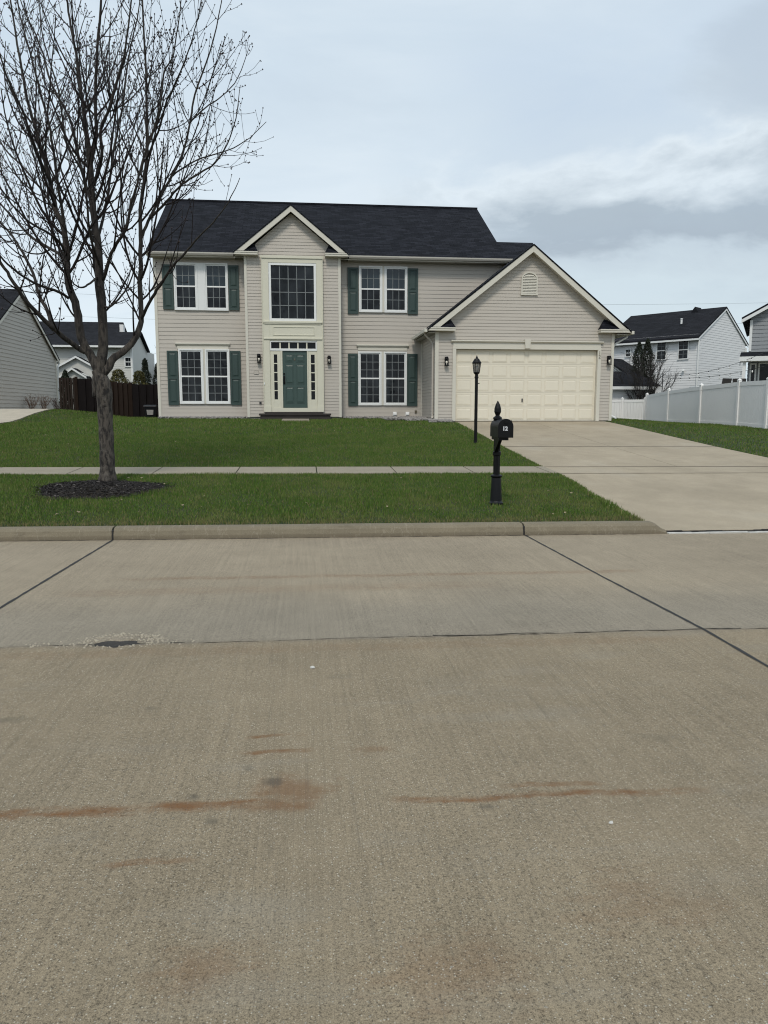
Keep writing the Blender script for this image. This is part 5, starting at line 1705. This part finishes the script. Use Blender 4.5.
for key, sp in paths.items():
    pts = [q[:3] for q in sp]; rad = [q[3] for q in sp]
    L_ = np.concatenate([[0], np.cumsum([np.linalg.norm(b_ - a_) for a_, b_ in zip(pts, pts[1:])])])
    tot = L_[-1]
    s = tot * (.17 if key in 'abf' else .12)
    flip = random.uniform(0, 3.14)
    while s < tot * .97:
        i = int(np.searchsorted(L_, s)) - 1; i = max(0, min(len(pts) - 2, i))
        q = pts[i] + (pts[i + 1] - pts[i]) * ((s - L_[i]) / (L_[i + 1] - L_[i] + 1e-9))
        t = unit(pts[i + 1] - pts[i]); a = unit(np.cross(t, (math.cos(flip), math.sin(flip), .15)))
        for sgn in (-1, 1):
            if random.random() < .62:
                l = min(2.3, (tot - s) * random.uniform(.32, .6) + .25)
                if q[2] < 3.6: l *= .6
                twig(q, t * .75 + a * sgn * random.uniform(.7, 1.05), l, min(rad[i] * .45, .005 + l * .0085), 2 if l > 1.25 else 1)
        flip += 1.57 + random.uniform(-.5, .5)
        s += random.uniform(.26, .48)
build('branches', tw, M['twig'], tree, smooth=True)
bc = np.array(buds_c); nb = len(bc)
sz = rng.uniform(.008, .0145, (nb, 1, 1))
octv = np.array([(1, 0, 0), (0, 1, 0), (-1, 0, 0), (0, -1, 0), (0, 0, 1.3), (0, 0, -1.3)], float)
octf = np.array([(0, 1, 4), (1, 2, 4), (2, 3, 4), (3, 0, 4), (1, 0, 5), (2, 1, 5), (3, 2, 5), (0, 3, 5)])
bv = (bc[:, None, :] + octv[None] * sz).reshape(-1, 3) - np.array(tree.location)
bf = (octf[None] + (np.arange(nb) * 6)[:, None, None]).reshape(-1, 3)
bo = big_mesh('buds', bv, bf, M['bud']); bo.parent = tree; bo['kind'] = 'stuff'

# mulch ring: a low mound of shredded bark chips
m, bs = new_mat('mulch')
p = pos(); rnd = V(V.nt.nodes.new('ShaderNodeNewGeometry').outputs['Random Per Island'])
c = mix(rnd, (0.005, 0.004, 0.0036), (0.024, 0.018, 0.016)); c = mix(rnd.ss(.955, .97), c, (0.20, 0.18, 0.165))
sock(bs.inputs['Base Color'], c); bs.inputs['Roughness'].default_value = 0.85
M['mulch'] = m
MC = (-3.36, 12.58)


def mound(x, y):
    a = math.atan2(y - MC[1], x - MC[0])
    q = math.hypot((x - MC[0]) / 0.96, (y - MC[1]) / 0.84) / (1 + .07 * math.sin(3 * a + 1) + .05 * math.sin(5 * a))
    return q


n = 11000; Vm = []
while len(Vm) < n * 3:
    x, y = MC[0] + random.uniform(-1.2, 1.2), MC[1] + random.uniform(-1, 1)
    q = mound(x, y)
    if q > 1 + abs(random.gauss(0, .10)): continue
    z = zg(x, y) + .014 + .06 * (1 - min(q, 1) ** 2) + random.uniform(0, .014)
    a = random.uniform(0, 6.28); l = random.uniform(.008, .032); w_ = random.uniform(.003, .009)
    dx_, dy_ = math.cos(a), math.sin(a); tl = random.uniform(-.5, .6)
    Vm += [(x - dx_ * l - dy_ * w_, y - dy_ * l + dx_ * w_, z), (x - dx_ * l + dy_ * w_, y - dy_ * l - dx_ * w_, z + w_), (x + dx_ * l, y + dy_ * l, z + l * tl)]
mo = big_mesh('mulch', np.array(Vm), np.arange(len(Vm)).reshape(-1, 3), M['mulch'])
tag(mo, 'ring of dark bark mulch round the foot of the bare maple', 'mulch', kind='stuff')
b = MB()
rings = [0, .25, .5, .75, .92, 1.03]
b.v = [(MC[0], MC[1], zg(*MC) + .07)]
for q in rings[1:]:
    for k in range(36):
        a = 2 * math.pi * k / 36; s = (1 + .07 * math.sin(3 * a + 1) + .05 * math.sin(5 * a)) * q
        x, y = MC[0] + 0.96 * s * math.cos(a), MC[1] + .84 * s * math.sin(a)
        b.v.append((x, y, zg(x, y) + .010 + .058 * (1 - q ** 2) - (.03 if q > 1 else 0)))
b.f = [(0, 1 + k, 1 + (k + 1) % 36) for k in range(36)]
for i in range(len(rings) - 2): b.f += [(1 + i * 36 + k, 1 + i * 36 + (k + 1) % 36, 1 + (i + 1) * 36 + (k + 1) % 36, 1 + (i + 1) * 36 + k) for k in range(36)]
tag(build('mulch_bed', b, M['dirt'], smooth=True), kind='structure')

# a few dry leaf scraps caught in the turf, small stones on the street
b = MB()
for _ in range(70):
    x, y = (random.uniform(-8, 4.6), random.uniform(10.2, 14.0)) if random.random() < .5 else (random.uniform(-10, 4.6), random.uniform(15.6, 26))
    z = zg(x, y) + random.uniform(.035, .055); r = random.uniform(.012, .03); a = random.uniform(0, 6.28)
    P = [(x + r * math.cos(a + k) * (1 if k % 2 else .6), y + r * math.sin(a + k) * (1 if k % 2 else .6), z + random.uniform(-.01, .012)) for k in (0, 1.2, 2.5, 3.8, 5.0)]
    b.add(P, [(0, 1, 2, 3, 4)])
M['leaf'] = mat('dry_leaf', (0.27, 0.22, 0.14), 0.85, 0.5, 30)
tag(build('leaf_litter', b, M['leaf']), 'scattered dry leaf scraps caught in the lawn and verge', 'leaves', kind='stuff')
for (x, y, r, lab) in ((0.03, 4.58, .017, 'small white stone lying below the middle of the centre joint'), (1.18, 2.66, .011, 'flat pale scrap just below the right rust streak on the street')):
    q = MB().lathe((x, y, grade(x, y)), [(r * .8, -.002), (r, r * .25), (r * .75, r * .6), (r * .2, r * .75)], 7)
    q.v = [(p_[0] + random.uniform(-.25, .25) * r, p_[1] + random.uniform(-.2, .2) * r, p_[2]) for p_ in q.v]
    tag(build('small_stone', q, M['white_conc']), lab, 'stone')

# ------------------------------------------------------------------ lamp post
lx, ly = 4.50, 19.6; lz = zg(lx, ly)
lp = empty('lamp_post', (lx, ly, lz), 'black lamp post with a lantern head in the lawn beside the driveway', 'lamp post')
b = MB().lathe((lx, ly, lz), [(.055, -.1), (.055, .02), (.044, .06), (.042, 1.71), (.054, 1.72), (.054, 1.75), (.042, 1.76), (.042, 1.82)], 14)
b.tube([(lx - .0, ly, lz + 1.58), (lx + .08, ly, lz + 1.58)], .012, 6)
build('post', b, M['black'], lp, smooth=False)
hd_ = MB().lathe((lx, ly, lz - .11), [(.045, 1.92), (.075, 1.945), (.085, 1.965), (.085, 1.98)], 8)
for k in range(6):
    a = 2 * math.pi * k / 6
    hd_.tube([(lx + .078 * math.cos(a), ly + .078 * math.sin(a), lz + 1.87), (lx + .106 * math.cos(a), ly + .106 * math.sin(a), lz + 2.095)], .008, 4)
hd_.lathe((lx, ly, lz - .11), [(.100, 2.20), (.122, 2.205), (.125, 2.225), (.08, 2.29), (.06, 2.325), (.025, 2.335), (.03, 2.355), (.018, 2.38), (.003, 2.42)], 12)
lh = build('lantern', hd_, M['black'], lp)
m, bs = new_mat('seeded_glass'); bs.inputs['Base Color'].default_value = (.10, .11, .12, 1); bs.inputs['Roughness'].default_value = .15; bs.inputs['Alpha'].default_value = .55
M['lamp_glass'] = m
build('glass', MB().lathe((lx, ly, lz - .11), [(.072, 1.985), (.098, 2.198)], 6), M['lamp_glass'], lh)
build('bulb', MB().lathe((lx, ly, lz - .11), [(.015, 1.99), (.018, 2.03), (.032, 2.08), (.03, 2.12), (.008, 2.14)], 10), M['bulb'], lh, smooth=True)

# ------------------------------------------------------------------ mailbox
mx, my = 2.885, 11.12; mz = zg(mx, my)
mb_ = empty('mailbox', (mx, my, mz), 'black kerbside mailbox on a fluted post with a pointed finial', 'mailbox')
b = MB().lathe((mx, my, mz), [(.108, -.05), (.108, .03), (.094, .045), (.088, .06), (.073, .39), (.071, .41), (.088, .42), (.090, .445), (.06, .46)], 24)
build('post_skirt', b, M['black_plastic'], mb_, bevel=.004)
b = MB()
prof = []
for k in range(24):
    a = 2 * math.pi * k / 24; r = .047 + (.003 if k % 2 else -.002)
    prof.append((mx + r * math.cos(a), my + r * math.sin(a), mz))
b.prism(prof, (0, 0, .43), (0, 0, 1.30))
b.lathe((mx, my, mz), [(.05, .74), (.062, .75), (.062, .80), (.05, .81)], 16)
b.lathe((mx, my, mz), [(.05, 1.27), (.066, 1.29), (.066, 1.315), (.045, 1.33), (.030, 1.345), (.036, 1.36), (.052, 1.40), (.050, 1.45), (.032, 1.51), (.012, 1.55), (.002, 1.565)], 16)
build('post', b, M['black'], mb_)
b = MB()
BXc, y0, y1, zb, hw_ = mx + .022, my - .40, my + .10, mz + 1.03, .107
sec = [(-hw_, 0), (hw_, 0), (hw_, .155)] + [(hw_ * math.cos(a), .155 + hw_ * math.sin(a)) for a in np.linspace(0, math.pi, 13)[1:-1]] + [(-hw_, .155)]
b.prism([(BXc + s, 0, zb + z) for s, z in sec], (0, y0 + .012, 0), (0, y1, 0))
bx_ = build('box', b, M['black_plastic'], mb_, bevel=.004)
b = MB()
sec2 = [(s * 1.06, (z - .11) * 1.05 + .11) for s, z in sec]
b.prism([(BXc + s, 0, zb + z) for s, z in sec2], (0, y0 - .006, 0), (0, y0 + .022, 0))
dr = build('door', b, M['black'], bx_, bevel=.004)
build('handle', MB().box(BXc - .02, BXc + .02, y0 - .03, y0 - .0065, zb + .205, zb + .225), M['black'], bx_)
b = MB().box(BXc + hw_ + .001, BXc + hw_ + .009, y0 + .18, y0 + .20, zb + .06, zb + .20); b.box(BXc + hw_ + .001, BXc + hw_ + .009, y0 + .10, y0 + .20, zb + .201, zb + .245)
build('flag', b, M['black'], bx_)
b = MB().box(BXc - .085, BXc + .06, my - .34, my + .09, zb - .045, zb - .001)
b.prism([(BXc - .055, my - .05, zb - .046), (BXc - .055, my - .30, zb - .046), (BXc - .055, my - .05, zb - .24)], (-.02, 0, 0), (.03, 0, 0))
build('bracket', b, M['black'], mb_)
o = lettering('12', 0.08, (BXc - .012, y0 - .0075, zb + .125), (R(90), 0, 0), M['white_paint'], mb_, 'house_number', .001, .004)
o.parent = bx_

# ------------------------------------------------------------------ turf
def blades(n, xr, yr, keep, wd, hl_, lean=.5):
    x = rng.uniform(*xr, n); y = rng.uniform(*yr, n)
    ok = keep(x, y); x, y = x[ok], y[ok]; n = len(x)
    zf = np.array([zg(a, c_) for a, c_ in zip(x, y)]) - .004
    a = rng.uniform(0, 2 * np.pi, n); h_ = rng.uniform(*hl_, n) * (.75 + .5 * (np.sin(x * 2.3 + np.sin(y * 1.7)) * np.sin(y * 2.9 + x) * .5 + .5))
    w_ = wd * rng.uniform(.6, 1.3, n)
    l = rng.uniform(.1, lean, n) * h_; la = rng.uniform(0, 2 * np.pi, n)
    p0 = np.stack([x - np.cos(a) * w_ / 2, y - np.sin(a) * w_ / 2, zf], 1); p1 = np.stack([x + np.cos(a) * w_ / 2, y + np.sin(a) * w_ / 2, zf], 1)
    p2 = np.stack([x + np.cos(la) * l, y + np.sin(la) * l, zf + h_], 1)
    return np.stack([p0, p1, p2], 1).reshape(-1, 3)


dlx = lambda y: np.interp(y, [a for a, _ in DL], [c for _, c in DL])
drx = lambda y: np.interp(y, [a for a, _ in DR], [c for _, c in DR])


def k_verge(x, y):
    a = np.arctan2(y - MC[1], x - MC[0])
    q = np.hypot((x - MC[0]) / .96, (y - MC[1]) / .84) / (1 + .07 * np.sin(3 * a + 1) + .05 * np.sin(5 * a))
    ragged = 9.77 + .05 * (np.sin(x * 7) * np.sin(x * 2.3) * .5 + .5)
    return (x < dlx(y) - .0) & (q > 1.0) & (y > ragged) & (y < 14.19 + .02 * np.sin(x * 9))


def k_front(x, y):
    house_ = (y > 28.62) & (x > -5.5)
    return (x < dlx(y)) & ~house_ & (x > -10.57 + .16 * np.clip((y - 30.5) / 1.5, 0, 1)) & ~((y > 28.0) & (x > -1.7) & (x < 1.0)) & ~((y > 26.5) & (y < 28.1) & (x > -.82) & (x < .18)) & ~((y > 26.9) & (x > 2.9)) & ~((x > 4.3) & (y > 25.6))


def k_right(x, y): return (x > drx(y) + .0) & (x < 17.5 + np.maximum(0, y - 33) * .2) & ~((y > 14.19) & (y < 15.3))


G_ = [blades(190000, (-8.5, 5.0), (9.76, 14.2), k_verge, .010, (.025, .058)),
      blades(60000, (-16, -8.5), (9.76, 14.2), k_verge, .016, (.04, .075)),
      blades(210000, (-10.8, 5.3), (15.295, 22.0), k_front, .013, (.028, .058)),
      blades(120000, (-10.8, 5.3), (22.0, 33.0), k_front, .020, (.035, .075)),
      blades(90000, (10.7, 21), (15.3, 40), k_right, .020, (.035, .07)),
      blades(50000, (11.0, 21), (9.76, 14.2), k_right, .016, (.035, .07))]
# taller tufts against the kerb end of the verge and along the walk
G_.append(blades(2600, (4.35, 4.72), (9.8, 14.1), lambda x, y: (x > dlx(y) - .16) & (x < dlx(y) + .01), .012, (.04, .085)))
G_.append(blades(2200, (-8, 4.9), (14.10, 14.19), lambda x, y: x < 4.9, .012, (.04, .065)))
G_.append(blades(2600, (-8, 4.9), (15.30, 15.40), lambda x, y: x < 4.9, .012, (.04, .065)))
Gv = np.concatenate(G_)
go = big_mesh('grass', Gv, np.arange(len(Gv)).reshape(-1, 3), M['grass'])
tag(go, 'mown green grass of the kerb verge and the lawns', 'grass', kind='stuff')
